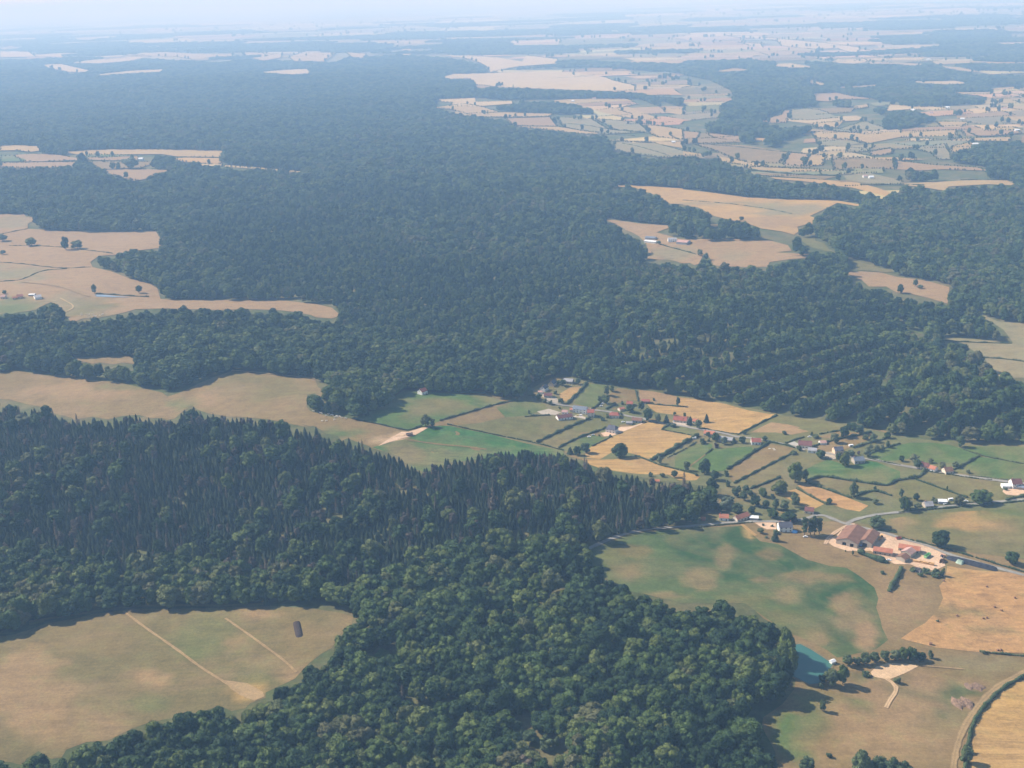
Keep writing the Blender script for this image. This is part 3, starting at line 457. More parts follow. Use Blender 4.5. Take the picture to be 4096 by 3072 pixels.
for q_, (c, ly, m, s, lab) in enumerate(NEAR):
    ly = 1.4 + q_ * .08
    spt = HILL if lab.startswith("green slope") else ()
    if lab.startswith("harvested"): spt = [sp('I', 1900, 650, 130, 25, C_OLIVE, .7), sp('I', 1930, 770, 180, 22, C_OLIVE, .5), sp('I', 1700, 640, 90, 50, C_OLIVE, .6), sp('I', 1760, 420, 120, 60, C_STRAW, .7)]
    if lab.startswith("bright green hay"): spt = [sp('E', 400, 1260, 120, 80, C_OLIVE, .8), sp('E', 550, 1310, 220, 60, C_OLIVE, .4)]
    if lab.startswith("wide olive"): spt = [sp('I', 1900, 60, 260, 60, C_STUB, .6), sp('I', 2100, 20, 160, 40, C_GREEN, .5), sp('I', 1430, 60, 100, 40, C_ROSE, .6)]
    if lab.startswith("green pasture"): spt = [sp('E', 600, 980, 300, 60, C_DRY, .5)]
    if lab.startswith("bright green meadow"): spt = [sp('V4', 1700, 1150, 500, 120, C_OLIVE, .5)]
    sheet("yard" if c in (C_DIRT, C_SAND) or m is M_YARD else "field", px(s), c, ly, M_YARD if c in (C_DIRT, C_SAND) or m is M_YARD else m, lab, spt, g=6.5 if spt is HILL else 9.0)

M_ROAD = land_mat("road_surface", bare=True)
for nm, s, w, c, lab in [
 ("road", "H 1600,240 1740,175 1880,130 2050,105 V6 0,742 300,714 640,672 1150,648 1560,652 2000,640 I 880,12 960,42 1060,85 1280,128 1420,175 1600,222 1720,280 2060,372 2212,412", 5.0, C_ROAD, "lane past the farm"),
 ("road", "I 1060,82 1100,52 1250,18 V5 0,1372 500,1312 1000,1255 1400,1222 1700,1190 2300,1140", 5.0, C_ROAD, "lane along the long roadside hedge"),
 ("road", "V1 380,560 600,620 850,650 1050,700 1300,720 1500,745 1700,790 1850,830 2100,862 V2 850,545 1000,580 1400,630 1750,700 2212,770 V3 1050,480 1350,500 1700,560 2100,645 V4 500,685 900,765 1100,805 1560,865 1800,890 2212,985 V5 400,602 900,692 1300,752 1700,805 2300,880", 5.0, C_ROAD, "village street"),
 ("track", "S1 1300,690 1189,740 1100,790 960,860 860,940 760,1050 680,1160 610,1280 560,1400 530,1520 505,1700", 4.6, C_TRACK, "pale curved track beside the hedge"),
 ("track", "G 800,645 950,760 1150,895 1300,1010 1450,1100 1560,1170", 2.4, C_TRACK, "worn straight track across the pasture"),
 ("track", "G 1460,690 1560,760 1700,860 1850,970 1920,1040", 2.2, C_TRACK, "second worn track across the pasture"),
 ("track", "W3 1560,730 1750,765 2000,800 2212,820 E 800,1235 940,1255", 3.0, C_DRY, "pale track through the bright green field"),
 ("track", "I 1320,1085 1375,1120 1385,1160 1340,1220 1315,1270", 4.0, C_SAND, "sandy track from the bare patch"),
 ("track", "S1 150,675 400,695 620,715", 2.0, C_TRACK, "faint straight path"),
 ("track", "D 130,170 400,200 520,245 580,265", 4.0, C_TRACK, "farm track on the left"),
 ("track", "D 390,275 500,330 400,375", 3.0, C_PALE, "farm track bend above the wood"),
 ("track", "V6 960,700 1080,800 1215,905", 4.0, C_STRAW, "field entrance strip"),
 ("track", "G 190,712 400,680 800,618 1000,606 1480,608 1740,600", 4.0, C_OLIVE, "grassy track along the wood edge"),
 ("track", "V7 0,470 0,471 60,360 240,240 400,190", 4.0, C_DIRT, "dusty track beside the barn"),
 ("track", "D 1500,742 1840,772 2040,796", 3.0, C_PALE, "pale track along the wood"),
 ("track", "V3 260,1000 400,900 540,790", 2.0, C_DRY, "field path between green paddocks"),
]: ribbon(nm, px(s), w, M_ROAD, 9 if nm == "road" else 8, c, lab, "road" if nm == "road" else "path")

# water
def water_mat(name, c):
    m, nt, b = new_mat(name); b.inputs["Roughness"].default_value = 0.12; b.inputs["Specular IOR Level"].default_value = 0.5
    n = noise(nt, 0.05, 3, 0.5, geo_pos(nt)); nt.links.new(mix(nt, n.outputs[0], c, tuple(q * 0.85 for q in c)), b.inputs["Base Color"])
    w = noise(nt, 1.5, 3, 0.5, geo_pos(nt)); bp = nt.nodes.new("ShaderNodeBump"); bp.inputs["Strength"].default_value = 0.1; bp.inputs["Distance"].default_value = 0.05
    nt.links.new(w.outputs[0], bp.inputs["Height"]); nt.links.new(bp.outputs[0], b.inputs["Normal"]); return m
sheet("pond_bank", px("I 715,845 770,850 840,885 910,928 985,985 955,1045 915,1090 900,1130 820,1130 730,1090 680,1060 680,890"), (0.17, 0.13, 0.06), 6, M_YARD, "muddy bank of the turquoise pond", cat="bank")
sheet("pond", px("I 725,862 760,858 830,895 900,940 972,990 940,1035 905,1080 890,1112 820,1118 740,1080 690,1060 690,900"), (0.10, 0.22, 0.18), 7, water_mat("pond_water", (0.045, 0.135, 0.100)), "turquoise pond at the edge of the wood", cat="pond")
sheet("pond", px("D 612,252 640,250 750,262 850,270 700,268 625,266"), (0.3, 0.33, 0.36), 7, water_mat("pale_water", (0.20, 0.22, 0.24)), "pale narrow pond in the farm pasture", cat="pond")

# the mask that says where wood stands
MW, MH, MX, MY = 2900, 1900, -400, -200
mask = np.zeros((MH, MW), np.uint8)         # 2 photo pixels per cell
def paint(val, pts):
    P = [((u - 2 * MX) / 2, (v - 2 * MY) / 2) for u, v in pts]
    xs = [p[0] for p in P]; ys = [p[1] for p in P]
    x0, x1 = max(0, int(min(xs))), min(MW, int(max(xs)) + 2); y0, y1 = max(0, int(min(ys))), min(MH, int(max(ys)) + 2)
    if x1 <= x0 or y1 <= y0: return
    gx, gy = np.meshgrid(np.arange(x0, x1) + .5, np.arange(y0, y1) + .5)
    k = inside(gx, gy, P); mask[y0:y1, x0:x1][k] = val
for val, pts in MASKS: paint(val, pts)
def look(u, v):
    i = np.clip(((v - 2 * MY) / 2).astype(int), 0, MH - 1); j = np.clip(((u - 2 * MX) / 2).astype(int), 0, MW - 1)
    return mask[i, j]
# ------------------------------------------------------------------ tree shapes
def ico(sub):
    bm = bmesh.new(); bmesh.ops.create_icosphere(bm, subdivisions=sub, radius=1.0)
    v = np.array([p.co[:] for p in bm.verts]); f = np.array([[q.index for q in p.verts] for p in bm.faces]); bm.free(); return v, f
ICO1, ICO2 = ico(1), ico(2)
def lump(v, rng, amt):
    k = rng.normal(size=(5, 3)) * 2.6; ph = rng.uniform(0, 6.28, 5)
    n = sum(np.sin(v @ k[i] + ph[i]) for i in range(5)) / 5
    return v * (1 + amt * n + rng.normal(size=len(v)) * amt * 0.28)[:, None]
def cards(centres, normals, size, rng, jitter=0.7):
    n = len(centres); nr = normals + rng.normal(size=(n, 3)) * jitter; nr /= np.linalg.norm(nr, axis=1)[:, None]
    a = np.cross(nr, rng.normal(size=(n, 3))); a /= np.linalg.norm(a, axis=1)[:, None] + 1e-9; b = np.cross(nr, a)
    s = size * rng.uniform(0.6, 1.3, n)[:, None]
    V = np.stack([centres + a * s, centres + b * s * 0.8 - a * s * .3, centres - a * s * 0.7 - b * s * .7], 1).reshape(-1, 3)
    return V, np.arange(3 * n).reshape(-1, 3)
def join(parts):
    Vs, Fs, o = [], [], 0
    for v, f in parts: Vs.append(v); Fs.append(f + o); o += len(v)
    return np.concatenate(Vs), np.concatenate(Fs)
def trunk_mesh(h, r, rng, limbs=4, lean=0.04):
    bits = []
    def tube(p, q, r0, r1):
        p, q = np.array(p, float), np.array(q, float); d = q - p; d /= np.linalg.norm(d)
        a = np.cross(d, [0.3, 1, .1]); a /= np.linalg.norm(a); b = np.cross(d, a); V = []
        for c, rr in ((p, r0), (q, r1)):
            for k in range(6): t = k * math.pi / 3; V.append(c + a * rr * math.cos(t) + b * rr * math.sin(t))
        F = []
        for k in range(6): F += [[k, (k + 1) % 6, 6 + (k + 1) % 6], [k, 6 + (k + 1) % 6, 6 + k]]
        bits.append((np.array(V), np.array(F)))
    top = (rng.uniform(-1, 1) * h * lean, rng.uniform(-1, 1) * h * lean, h)
    tube((0, 0, -1.5), top, r * 1.2, r * 0.55)
    for k in range(limbs):
        t = k * 6.28 / max(1, limbs) + rng.uniform(-.4, .4); z = h * rng.uniform(.55, .95)
        tube((top[0] * z / h, top[1] * z / h, z), (math.cos(t) * h * .38, math.sin(t) * h * .38, z + h * .4), r * .45, r * .16)
    return join(bits)
def broad_crown(rng, R=6.2, H=18, z0=5.0, lobes=20, ncards=1500, csize=0.62, shape='round'):
    bits = []; cc = []; nn = []
    for k in range(lobes):
        if k == 0: c = np.array([0, 0, (z0 + H) / 2]); r = R * 0.62
        else:
            t = rng.uniform(0, 6.28); q = (k - .5) / (lobes - 1); zz = z0 + (H - z0) * (0.10 + 0.80 * q)
            e = math.sin(math.pi * min(1, max(0.10, 0.16 + 0.74 * q))) ** 0.7
            if shape == 'cone': e = 1.0 - 0.75 * q
            if shape == 'tall': e = 0.95 * math.sin(math.pi * (0.1 + .82 * q)) ** .5
            rr = R * e * rng.uniform(0.45, 0.78); c = np.array([math.cos(t) * rr, math.sin(t) * rr, zz + rng.uniform(-.6, .6)]); r = R * rng.uniform(0.26, 0.42)
        s = np.array([1, 1, rng.uniform(0.75, 1.0)])
        v, f = ICO2 if k < 9 else ICO1
        v2 = lump(v, rng, 0.17) * r * s
        if k == 0: v2 = v2 * np.array([1, 1, (H - z0) / 2 / R * 1.05])
        bits.append((v2 + c, f))
        m = int(ncards / lobes * (2 if k == 0 else 1)); d = rng.normal(size=(m, 3)); d /= np.linalg.norm(d, axis=1)[:, None]
        d[:, 2] = np.where(rng.random(m) < .7, np.abs(d[:, 2]), d[:, 2])
        sc_ = (np.array([1, 1, (H - z0) / 2 / R * 1.05]) if k == 0 else 1.0)
        cc.append(c + d * r * s * sc_ * rng.uniform(0.95, 1.12, m)[:, None]); nn.append(d)
    bits.append(cards(np.concatenate(cc), np.concatenate(nn), csize, rng))
    return join(bits)
def fir_crown(rng, H=21, R=2.9, z0=2.0, tiers=13, gaps=0.0):
    V = []; F = []
    def tri(a, b, c): n = len(V); V.extend([a, b, c]); F.append([n, n + 1, n + 2])
    for k in range(tiers):
        q = k / (tiers - 1); z = z0 + (H - z0 - 1.2) * q; r = R * (1 - q) ** 0.85 + 0.35; n = int(13 - 6 * q)
        ph = rng.uniform(0, 6.28)
        for j in range(n):
            if rng.random() < gaps: continue
            t = ph + j * 6.283 / n + rng.uniform(-.15, .15); rr = r * rng.uniform(.75, 1.15); dt = 6.283 / n * 0.62
            top = np.array([0, 0, z + 1.9 * (1 - .4 * q)]); tip = np.array([math.cos(t) * rr, math.sin(t) * rr, z - 0.5 * (1 - q) + rng.uniform(-.3, .3)])
            l = np.array([math.cos(t - dt) * rr * .62, math.sin(t - dt) * rr * .62, z + .35]); m = np.array([math.cos(t + dt) * rr * .62, math.sin(t + dt) * rr * .62, z + .35])
            tri(top, l, tip); tri(top, tip, m); tri(l, np.array([0, 0, z - .3]), tip)
    tri(np.array([.25, 0, H - 2]), np.array([-.15, .2, H - 2]), np.array([0, 0, H])); tri(np.array([-.15, .2, H - 2]), np.array([-.1, -.2, H - 2]), np.array([0, 0, H]))
    V = np.array(V); F = np.array(F)
    n = 260; t = rng.uniform(0, 6.28, n); q = rng.uniform(0, .95, n) ** 1.2; r = (R * (1 - q) ** .85 + .3) * rng.uniform(.7, 1.05, n)
    c = np.column_stack([np.cos(t) * r, np.sin(t) * r, z0 + (H - z0 - 1) * q]); nn = np.column_stack([np.cos(t), np.sin(t), np.full(n, .6)])
    return join([(V, F), cards(c, nn, .48, rng)])

def me_of(name, vf, mats):
    me = mesh_np(name, vf[0], vf[1])
    for m in mats: me.materials.append(m)
    return me
PRO = {}
def proto(key, crown, trunk, mat): PRO[key] = (me_of(key + "_crown", crown, [mat]), me_of(key + "_trunk", trunk, [M_BARK]))
for i in range(7):
    r = np.random.default_rng(100 + i)
    R = r.uniform(5.8, 7.6); H = r.uniform(16, 20.5)
    proto(f"broad{i}", broad_crown(r, R, H, H * .2, 26, 2300, .62, ['round', 'round', 'tall', 'round', 'round', 'tall', 'round'][i]), trunk_mesh(H * .5, .38, r), M_BROAD)
for i in range(4):
    r = np.random.default_rng(210 + i); H = r.uniform(10.5, 13.5)
    proto(f"fir{i}", fir_crown(r, H, r.uniform(2.5, 3.2)), trunk_mesh(H * .8, .25, r, 0, .01), M_FIR)
r = np.random.default_rng(301); proto("dead0", fir_crown(r, 20, 2.3, 3, 11, .35), trunk_mesh(18, .25, r, 0, .01), M_DEAD)
r = np.random.default_rng(302); proto("dead1", broad_crown(r, 4.2, 15, 4, 14, 1100, .5), trunk_mesh(9, .3, r), M_DEAD)
for i in range(3):   # garden and field trees: lower crown, trunk in view
    r = np.random.default_rng(400 + i)
    proto(f"field{i}", broad_crown(r, 5.2, 11.5, 2.6, 18, 2200, .42), trunk_mesh(6.0, .36, r), M_GARDEN)
    proto(f"oak{i}", broad_crown(r, 6.6, 12.5, 2.4, 24, 2600, .48), trunk_mesh(6.5, .5, r), M_BROAD)
r = np.random.default_rng(500); proto("bush0", broad_crown(r, 2.2, 3.2, 0.1, 11, 700, .3), trunk_mesh(1.6, .12, r), M_GARDEN)
r = np.random.default_rng(501); proto("poplar0", broad_crown(r, 3.3, 22, 1.5, 26, 2600, .42, 'tall'), trunk_mesh(16, .4, r), M_GARDEN)
r = np.random.default_rng(502); proto("silver0", broad_crown(r, 5.2, 12, 2.0, 20, 2200, .42), trunk_mesh(6, .35, r), M_SILVER)
r = np.random.default_rng(503); proto("purple0", broad_crown(r, 4.2, 8, 1.0, 16, 1500, .4), trunk_mesh(4, .3, r), M_PURPLE)
r = np.random.default_rng(504); proto("spruce0", fir_crown(r, 12, 2.6, .8, 12), trunk_mesh(9, .22, r, 0, .01), M_FIR)

def tree(name, key, x, y, s, label, cat, group=None, sz=None, rz=None, zb=0.0):
    r = root_empty(name, (x, y, H1(x, y) - 0.2 + zb), random.uniform(0, 6.28) if rz is None else rz)
    r.scale = (s, s, sz or s); tag(r, label, cat, group)
    c = link("crown", PRO[key][0], None, r); t = link("trunk", PRO[key][1], None, r)
    return r

# ------------------------------------------------------------------ the woods
def poly_any(u, v, specs):
    k = np.zeros(u.shape, bool)
    for s in specs: k |= inside(u, v, widen(px(s)))
    return k
def slow(x, y, L, ph): return np.sin(x / L + 1.7 * np.sin(y / L * .7 + ph)) * np.cos(y / L * 1.1 + 1.3 * np.sin(x / L * .8 + ph * 2))
FIRWOOD = ["P 0,880 150,905 330,905 400,880 560,905 760,950 930,1005 1150,975 1420,1030 1540,1075 1400,1150 1240,1175 1100,1180 960,1215 860,1240 760,1290 640,1255 520,1265 420,1230 200,1225 0,1190"]
FIRMIX = ["P 1290,715 1400,690 1560,690 1650,760 1560,830 1420,800 1290,760", "P 600,760 700,740 760,830 700,850", "P 300,520 330,500 340,540", "P 0,1190 420,1230 760,1290 700,1310 0,1300"]
YOUNG = ["P 1180,740 1290,760 1300,800 1200,790"]
pts = []
def scatter(d0, d1, s0):
    """jittered grid of places between two distances, spacing growing with distance"""
    d = d0
    out = []
    while d < d1:
        s = s0(d); hw = d * 0.53 + 120
        xs = np.arange(-hw, hw, s); xs = xs + RNG.uniform(-.42, .42, len(xs)) * s + RNG.uniform(0, s); ys = d + RNG.uniform(-.42, .42, len(xs)) * s
        out.append(np.column_stack([xs, ys, np.full(len(xs), s)])); d += s
    return np.concatenate(out)
near = scatter(480, 5200, lambda d: (9.8 if d < 1080 else 10.3) + max(0, d - 1500) * 0.0017)
far = scatter(5200, 13000, lambda d: 15 + (d - 5200) * 0.003)
firs = scatter(780, 1700, lambda d: 5.7); fz = height(firs[:, 0], firs[:, 1]); fu, fv = project(firs[:, 0], firs[:, 1], fz)
fpoly = lambda a, b: poly_any(a, b, FIRWOOD)
fden = np.clip(1.0 + .30 * slow(firs[:, 0], firs[:, 1], 90, 1.1), .12, 1.0)
firs = firs[fpoly(fu, fv) & (RNG.random(len(firs)) < fden)]
x, y, s = np.concatenate([near, far, firs]).T; isf0 = np.arange(len(x)) >= len(near) + len(far)
s = np.where(isf0, 9.5, s)
z = height(x, y)
sx = np.clip(s / 9.5, .85, 3.0)
# stand height: slow noise over the wood, rows in the planted part on the right
sz = 1 + .08 * slow(x, y, 140, .3) + .08 * slow(x, y, 55, 2.0)
ub, vb = project(x, y, z); ut, vt = project(x, y, z + 15.5 * sz * np.clip(sx, 1, 1.25)); um, vm = project(x, y, z + 7)
rows = poly_any(ub, vb, ["P 1250,730 1700,760 2150,760 2212,900 2212,960 1800,940 1500,850 1200,800"])
ph = (-x * 0.58 + y * 0.82) / 40 * 2 * math.pi
sz = np.where(rows, sz * (1 + 0.22 * np.sin(ph + .6 * slow(x, y, 120, 1))), sz)
mid_ = poly_any(ub, vb, ["P 380,500 800,400 1500,520 1900,620 2100,720 1100,760 700,720"]); ph2 = (-x * .10 + y) / 36 * 2 * math.pi
sz = np.where(mid_ & ~rows, sz * (1 + .22 * np.sin(ph2 + .8 * slow(x, y, 160, 2))), sz)
mr = (mid_ | rows) & (slow(x, y, 240, 4) > -.5) & ~isf0
def draw(p, ax, ay, per): q = (np.pi / 2 - p + np.pi) % (2 * np.pi) - np.pi; q = np.where(mr, .72 * q * per / (2 * math.pi), 0); return q * ax, q * ay
pr = ph + .6 * slow(x, y, 120, 1); pm_ = ph2 + .8 * slow(x, y, 160, 2)
dx1, dy1 = draw(pr, -.58, .82, 40); dx2, dy2 = draw(pm_, -.1, 1.0, 36)
x = x + np.where(rows, dx1, dx2); y = y + np.where(rows, dy1, dy2); z = height(x, y); ub, vb = project(x, y, z)
ring = np.ones(len(x), bool)
for du in (-1, 0, 1):
    ru = FPX / np.hypot(x, y) * 4.8 * sx * du
    ring &= (look(ub + ru, vb) == 0)
for zz in (.17, .34, .5, .67, .84, 1):
    ring &= look(*project(x, y, z + zz * np.where(isf0, 11.5, 18.6) * sz * np.clip(sx, 1, 1.25))) == 0
# look-alike edge: stay off the meadows outside the frame too
keep = ring & (ub > -700) & (ub < 4800) & (vb < 3560)
gap = slow(x, y, 37, 5.1) + RNG.normal(size=len(x)) * .25
keep &= ~((gap > .92) & (y < 5200))
inf_ = poly_any(ub, vb, FIRWOOD); keep &= isf0 | ~inf_ | (RNG.random(len(x)) < np.clip(.15 - .25 * slow(x, y, 90, 1.1), .05, .6))
x, y, s, z, sx, sz, ub, vb, isf0, mr = [a[keep] for a in (x, y, s, z, sx, sz, ub, vb, isf0, mr)]
N = len(x)
isfir = isf0.copy()
isfir |= poly_any(ub, vb, FIRMIX) & (RNG.random(N) < np.clip(.45 + .5 * slow(x, y, 60, 1.1), .05, .85))
isfir |= (RNG.random(N) < 0.012) & (y < 3500)
dead = (poly_any(ub, vb, FIRWOOD) & (RNG.random(N) < .055 + .06 * (slow(x, y, 75, 3) > .55))) | ((RNG.random(N) < .004))
young = poly_any(ub, vb, YOUNG)
rz = RNG.uniform(0, 6.28, N); sc_xy = sx * np.exp(RNG.normal(0, .24, N)).clip(.55, 1.5); sc_z = sz * RNG.uniform(.74, 1.12, N) * (.55 + .45 * (sc_xy / sx)) * np.clip(sx, 1, 1.25)
k_ = mr & ~isfir; sc_xy[k_] = RNG.uniform(.78, 1.05, int(k_.sum())); sc_z[k_] = sz[k_] * RNG.uniform(.84, .98, int(k_.sum()))
sc_xy[isfir] = RNG.uniform(.8, 1.15, int(isfir.sum())); sc_z[isfir] = RNG.uniform(.66, 1.2, int(isfir.sum())) * sz[isfir]
sc_xy[young] *= .7; sc_z[young] *= .6
kind = np.where(dead, RNG.integers(11, 13, N), np.where(isfir, RNG.integers(7, 11, N), RNG.integers(0, 7, N)))
KEYS = [f"broad{i}" for i in range(7)] + [f"fir{i}" for i in range(4)] + ["dead0", "dead1"]
# nearest three hundred of each sort stand as trees of their own
solo = np.zeros(N, bool)
infr = (ub > -30) & (ub < 4126) & (vb < 3150)
for sel, name, lab, cat, grp in ((kind < 7, "broadleaf_tree", "round-crowned dark green tree of the dense wood along the bottom edge", "tree", "broadleaf trees of the nearest wood"),
                       ((kind >= 7) & (kind < 11), "conifer_tree", "pointed dark conifer in the mixed wood above the big dry pasture", "tree", "conifers of the mixed wood"),
                       (kind >= 11, "withered_tree", "brownish withered tree among green conifers in the mixed wood", "tree", "withered trees in the wood")):
    idx = np.where(sel & infr)[0]; idx = idx[np.argsort(np.hypot(x[idx], y[idx]))][:300]
    if name == "withered_tree": idx = idx[:90]
    for i in idx:
        t = tree(name, KEYS[kind[i]], float(x[i]), float(y[i]), float(sc_xy[i]), lab, cat, grp, float(sc_z[i]), float(rz[i]))
    solo[idx] = True
print("forest trees", N, "solo", int(solo.sum()))

def gn_scatter(name, P, kinds, keys, rz, sxy, szz, label, cat):
    """one object: points carrying rotation, scale and kind, a crown placed on each"""
    me = bpy.data.meshes.new(name); me.vertices.add(len(P)); me.vertices.foreach_set("co", np.asarray(P, np.float32).ravel())
    for nm, tp, dat in (("kind", 'INT', kinds.astype(np.int32)), ("spin", 'FLOAT', rz.astype(np.float32))):
        a = me.attributes.new(nm, tp, 'POINT'); a.data.foreach_set("value", dat)
    a = me.attributes.new("size", 'FLOAT_VECTOR', 'POINT'); a.data.foreach_set("vector", np.column_stack([sxy, sxy, szz]).astype(np.float32).ravel())
    o = link(name, me); tag(o, label, cat, kind="stuff")
    pc = bpy.data.collections.new(name + "_shapes")
    for k, key in enumerate(keys):
        q = bpy.data.objects.new(f"{k:02d}_{key}", PRO[key][0]); pc.objects.link(q)
    g = bpy.data.node_groups.new(name, 'GeometryNodeTree')
    g.interface.new_socket("Geometry", in_out='INPUT', socket_type='NodeSocketGeometry'); g.interface.new_socket("Geometry", in_out='OUTPUT', socket_type='NodeSocketGeometry')
    n = g.nodes; gi = n.new("NodeGroupInput"); go = n.new("NodeGroupOutput"); ip = n.new("GeometryNodeInstanceOnPoints"); ci = n.new("GeometryNodeCollectionInfo")
    ci.inputs["Collection"].default_value = pc; ci.inputs["Separate Children"].default_value = True; ci.inputs["Reset Children"].default_value = True
    def att(nm, tp): q = n.new("GeometryNodeInputNamedAttribute"); q.data_type = tp; q.inputs["Name"].default_value = nm; return q.outputs[0]
    cx = n.new("ShaderNodeCombineXYZ"); g.links.new(att("spin", 'FLOAT'), cx.inputs[2])
    g.links.new(gi.outputs[0], ip.inputs["Points"]); g.links.new(ci.outputs[0], ip.inputs["Instance"]); ip.inputs["Pick Instance"].default_value = True
    g.links.new(att("kind", 'INT'), ip.inputs["Instance Index"]); g.links.new(cx.outputs[0], ip.inputs["Rotation"]); g.links.new(att("size", 'FLOAT_VECTOR'), ip.inputs["Scale"])
    g.links.new(ip.outputs[0], go.inputs[0])
    md = o.modifiers.new("scatter", 'NODES'); md.node_group = g
    return o
rest = ~solo
for sel, nm, lab in ((kind < 7, "broadleaf_forest", "vast dark green broadleaf forest stretching to the hazy distance"), (kind >= 7, "conifer_forest", "remaining conifers and withered trees of the mixed wood")):
    k = sel & rest
    kk = kind[k] if nm[0] == 'b' else kind[k] - 7
    gn_scatter(nm, np.column_stack([x[k], y[k], z[k] - .3]), kk, KEYS[:7] if nm[0] == 'b' else KEYS[7:], rz[k], sc_xy[k], sc_z[k], lab, "forest")

# ------------------------------------------------------------------ far patchwork of fields, hedges and copses (jittered plots on the plain)
ca, sa = math.cos(.31), math.sin(.31)
plots, pcol, hp = [], [], []
d = 2400.0
PAL = [C_PALE, C_TAN, C_PALE, C_ROSE, C_GREY, C_DRY, C_OLIVE, C_GREY, C_TAN]
rowsY = []
while d < 60000: rowsY.append(d); d += max(95, (d * .034) * random.uniform(.7, 1.4) - 10)
prev = None
def node(i, j):
    r = random.Random(i * 7919 + j * 104729 + 5); Y = rowsY[i]; sp_ = max(170, Y * .052)
    X = (j + r.uniform(-.3, .3)) * sp_; Yy = Y + (rowsY[min(i + 1, len(rowsY) - 1)] - Y) * r.uniform(-.3, .3)
    return (X, Yy + X * 0.10 * math.sin(Y / 2600.0))
for i in range(len(rowsY) - 1):
    Y = rowsY[i]; sp_ = max(170, Y * .052); n = int(Y * .55 / sp_) + 2
    Y2 = rowsY[i + 1]; sp2 = max(170, Y2 * .052)
    for j in range(-n, n):
        a, b = node(i, j), node(i, j + 1)
        c, e = node(i + 1, (j + 1)), node(i + 1, j)
        c = (c[0] * sp_ / sp2, c[1]); e = (e[0] * sp_ / sp2, e[1])
        mx, my = (a[0] + b[0] + c[0] + e[0]) / 4, (a[1] + b[1] + c[1] + e[1]) / 4
        w = float(slow(mx, my, 1500, .7) + .8 * slow(mx, my, 620, 2.2)) + random.uniform(-.5, .5)
        q = project(np.array([mx]), np.array([my]), height(mx, my) + np.array([0.0])); lk = look(*q)[0]
        if lk != 2: continue
        plots.append(((a, b, c, e), w, mx, my))
VV, FF, CC = [], [], []; HP = []; WP = []
for (Q, w, mx, my) in plots:
    dist = math.hypot(mx, my); wood = w > (0.75 if my < 6500 else 0.40)
    c = (0.06, 0.065, 0.025) if wood else random.choice(PAL); c = tuple(q * random.uniform(.85, 1.12) for q in c)
    n0 = len(VV); K = 5
    for iy in range(K + 1):
        for ix in range(K + 1):
            s_, t_ = ix / K, iy / K
            X = (Q[0][0] * (1 - s_) + Q[1][0] * s_) * (1 - t_) + (Q[3][0] * (1 - s_) + Q[2][0] * s_) * t_
            Yy = (Q[0][1] * (1 - s_) + Q[1][1] * s_) * (1 - t_) + (Q[3][1] * (1 - s_) + Q[2][1] * s_) * t_
            VV.append((X, Yy)); CC.append(c)
    for iy in range(K):
        for ix in range(K): a = n0 + iy * (K + 1) + ix; FF.append((a, a + 1, a + K + 2, a + K + 1))
    sp_ = 4.5 + dist * .0007
    if not wood and my < 26000:
        for (p, q) in ((Q[0], Q[1]), (Q[1], Q[2])):
            if random.random() < .22: continue
            L = math.hypot(q[0] - p[0], q[1] - p[1]); gapf = random.uniform(.35, 1.0) * (1 if my < 9000 else .55); n = int(L / sp_ * gapf)
            t0 = random.uniform(0, 1 - gapf) if gapf < 1 else 0
            for k in range(n):
                t = t0 + gapf * k / max(1, n); HP.append((p[0] + (q[0] - p[0]) * t + random.uniform(-2, 2), p[1] + (q[1] - p[1]) * t + random.uniform(-2, 2), random.random() < .03, dist))
        for k in range(random.choice((0, 0, 1, 1, 2))):
            s_, t_ = random.random(), random.random(); X = Q[0][0] * (1 - s_) + Q[1][0] * s_; X2 = Q[3][0] * (1 - s_) + Q[2][0] * s_; Ya = Q[0][1] * (1 - s_) + Q[1][1] * s_; Yb = Q[3][1] * (1 - s_) + Q[2][1] * s_
            for m in range(random.choice((1, 1, 3, 6))): HP.append((X * (1 - t_) + X2 * t_ + random.uniform(-25, 25), Ya * (1 - t_) + Yb * t_ + random.uniform(-25, 25), True, dist))
    elif wood and my < 30000:
        gs = 13 + max(0, dist - 5000) * .0035; A = abs((Q[1][0] - Q[0][0]) * (Q[3][1] - Q[0][1])); n = int(A / gs / gs)
        for k in range(n):
            s_, t_ = random.random(), random.random(); X = (Q[0][0] * (1 - s_) + Q[1][0] * s_) * (1 - t_) + (Q[3][0] * (1 - s_) + Q[2][0] * s_) * t_
            Yy = (Q[0][1] * (1 - s_) + Q[1][1] * s_) * (1 - t_) + (Q[3][1] * (1 - s_) + Q[2][1] * s_) * t_; WP.append((X, Yy, gs))
VV = np.array(VV); Z = height(VV[:, 0], VV[:, 1]) + off(VV[:, 0], VV[:, 1], 0)
tag(link("field_patchwork", mesh_np("field_patchwork", np.column_stack([VV, Z]), FF, np.array(CC)), M_LAND), "hazy patchwork of pale dry fields towards the horizon", "fields", kind="structure")
for ly, c_, s_ in LAND:          # hedges round the traced far fields
    q = np.array(px(s_)); qx, qy = cast(q[:, 0], q[:, 1]); dm = float(np.hypot(qx, qy).mean())
    if dm < 3300 or look(np.array([q[:, 0].mean()]), np.array([q[:, 1].min() - 14]))[0] == 0 and dm > 60000: continue
    for i in range(len(qx)):
        j = (i + 1) % len(qx); L = math.hypot(qx[j] - qx[i], qy[j] - qy[i]); n = int(L / (4.5 + dm * .0007))
        if random.random() < .15: continue
        for k in range(n):
            t = k / n; HP.append((qx[i] + (qx[j] - qx[i]) * t + random.uniform(-4, 4), qy[i] + (qy[j] - qy[i]) * t + random.uniform(-6, 6), random.random() < .03, dm))
HP = np.array(HP, float); WP = np.array(WP, float)
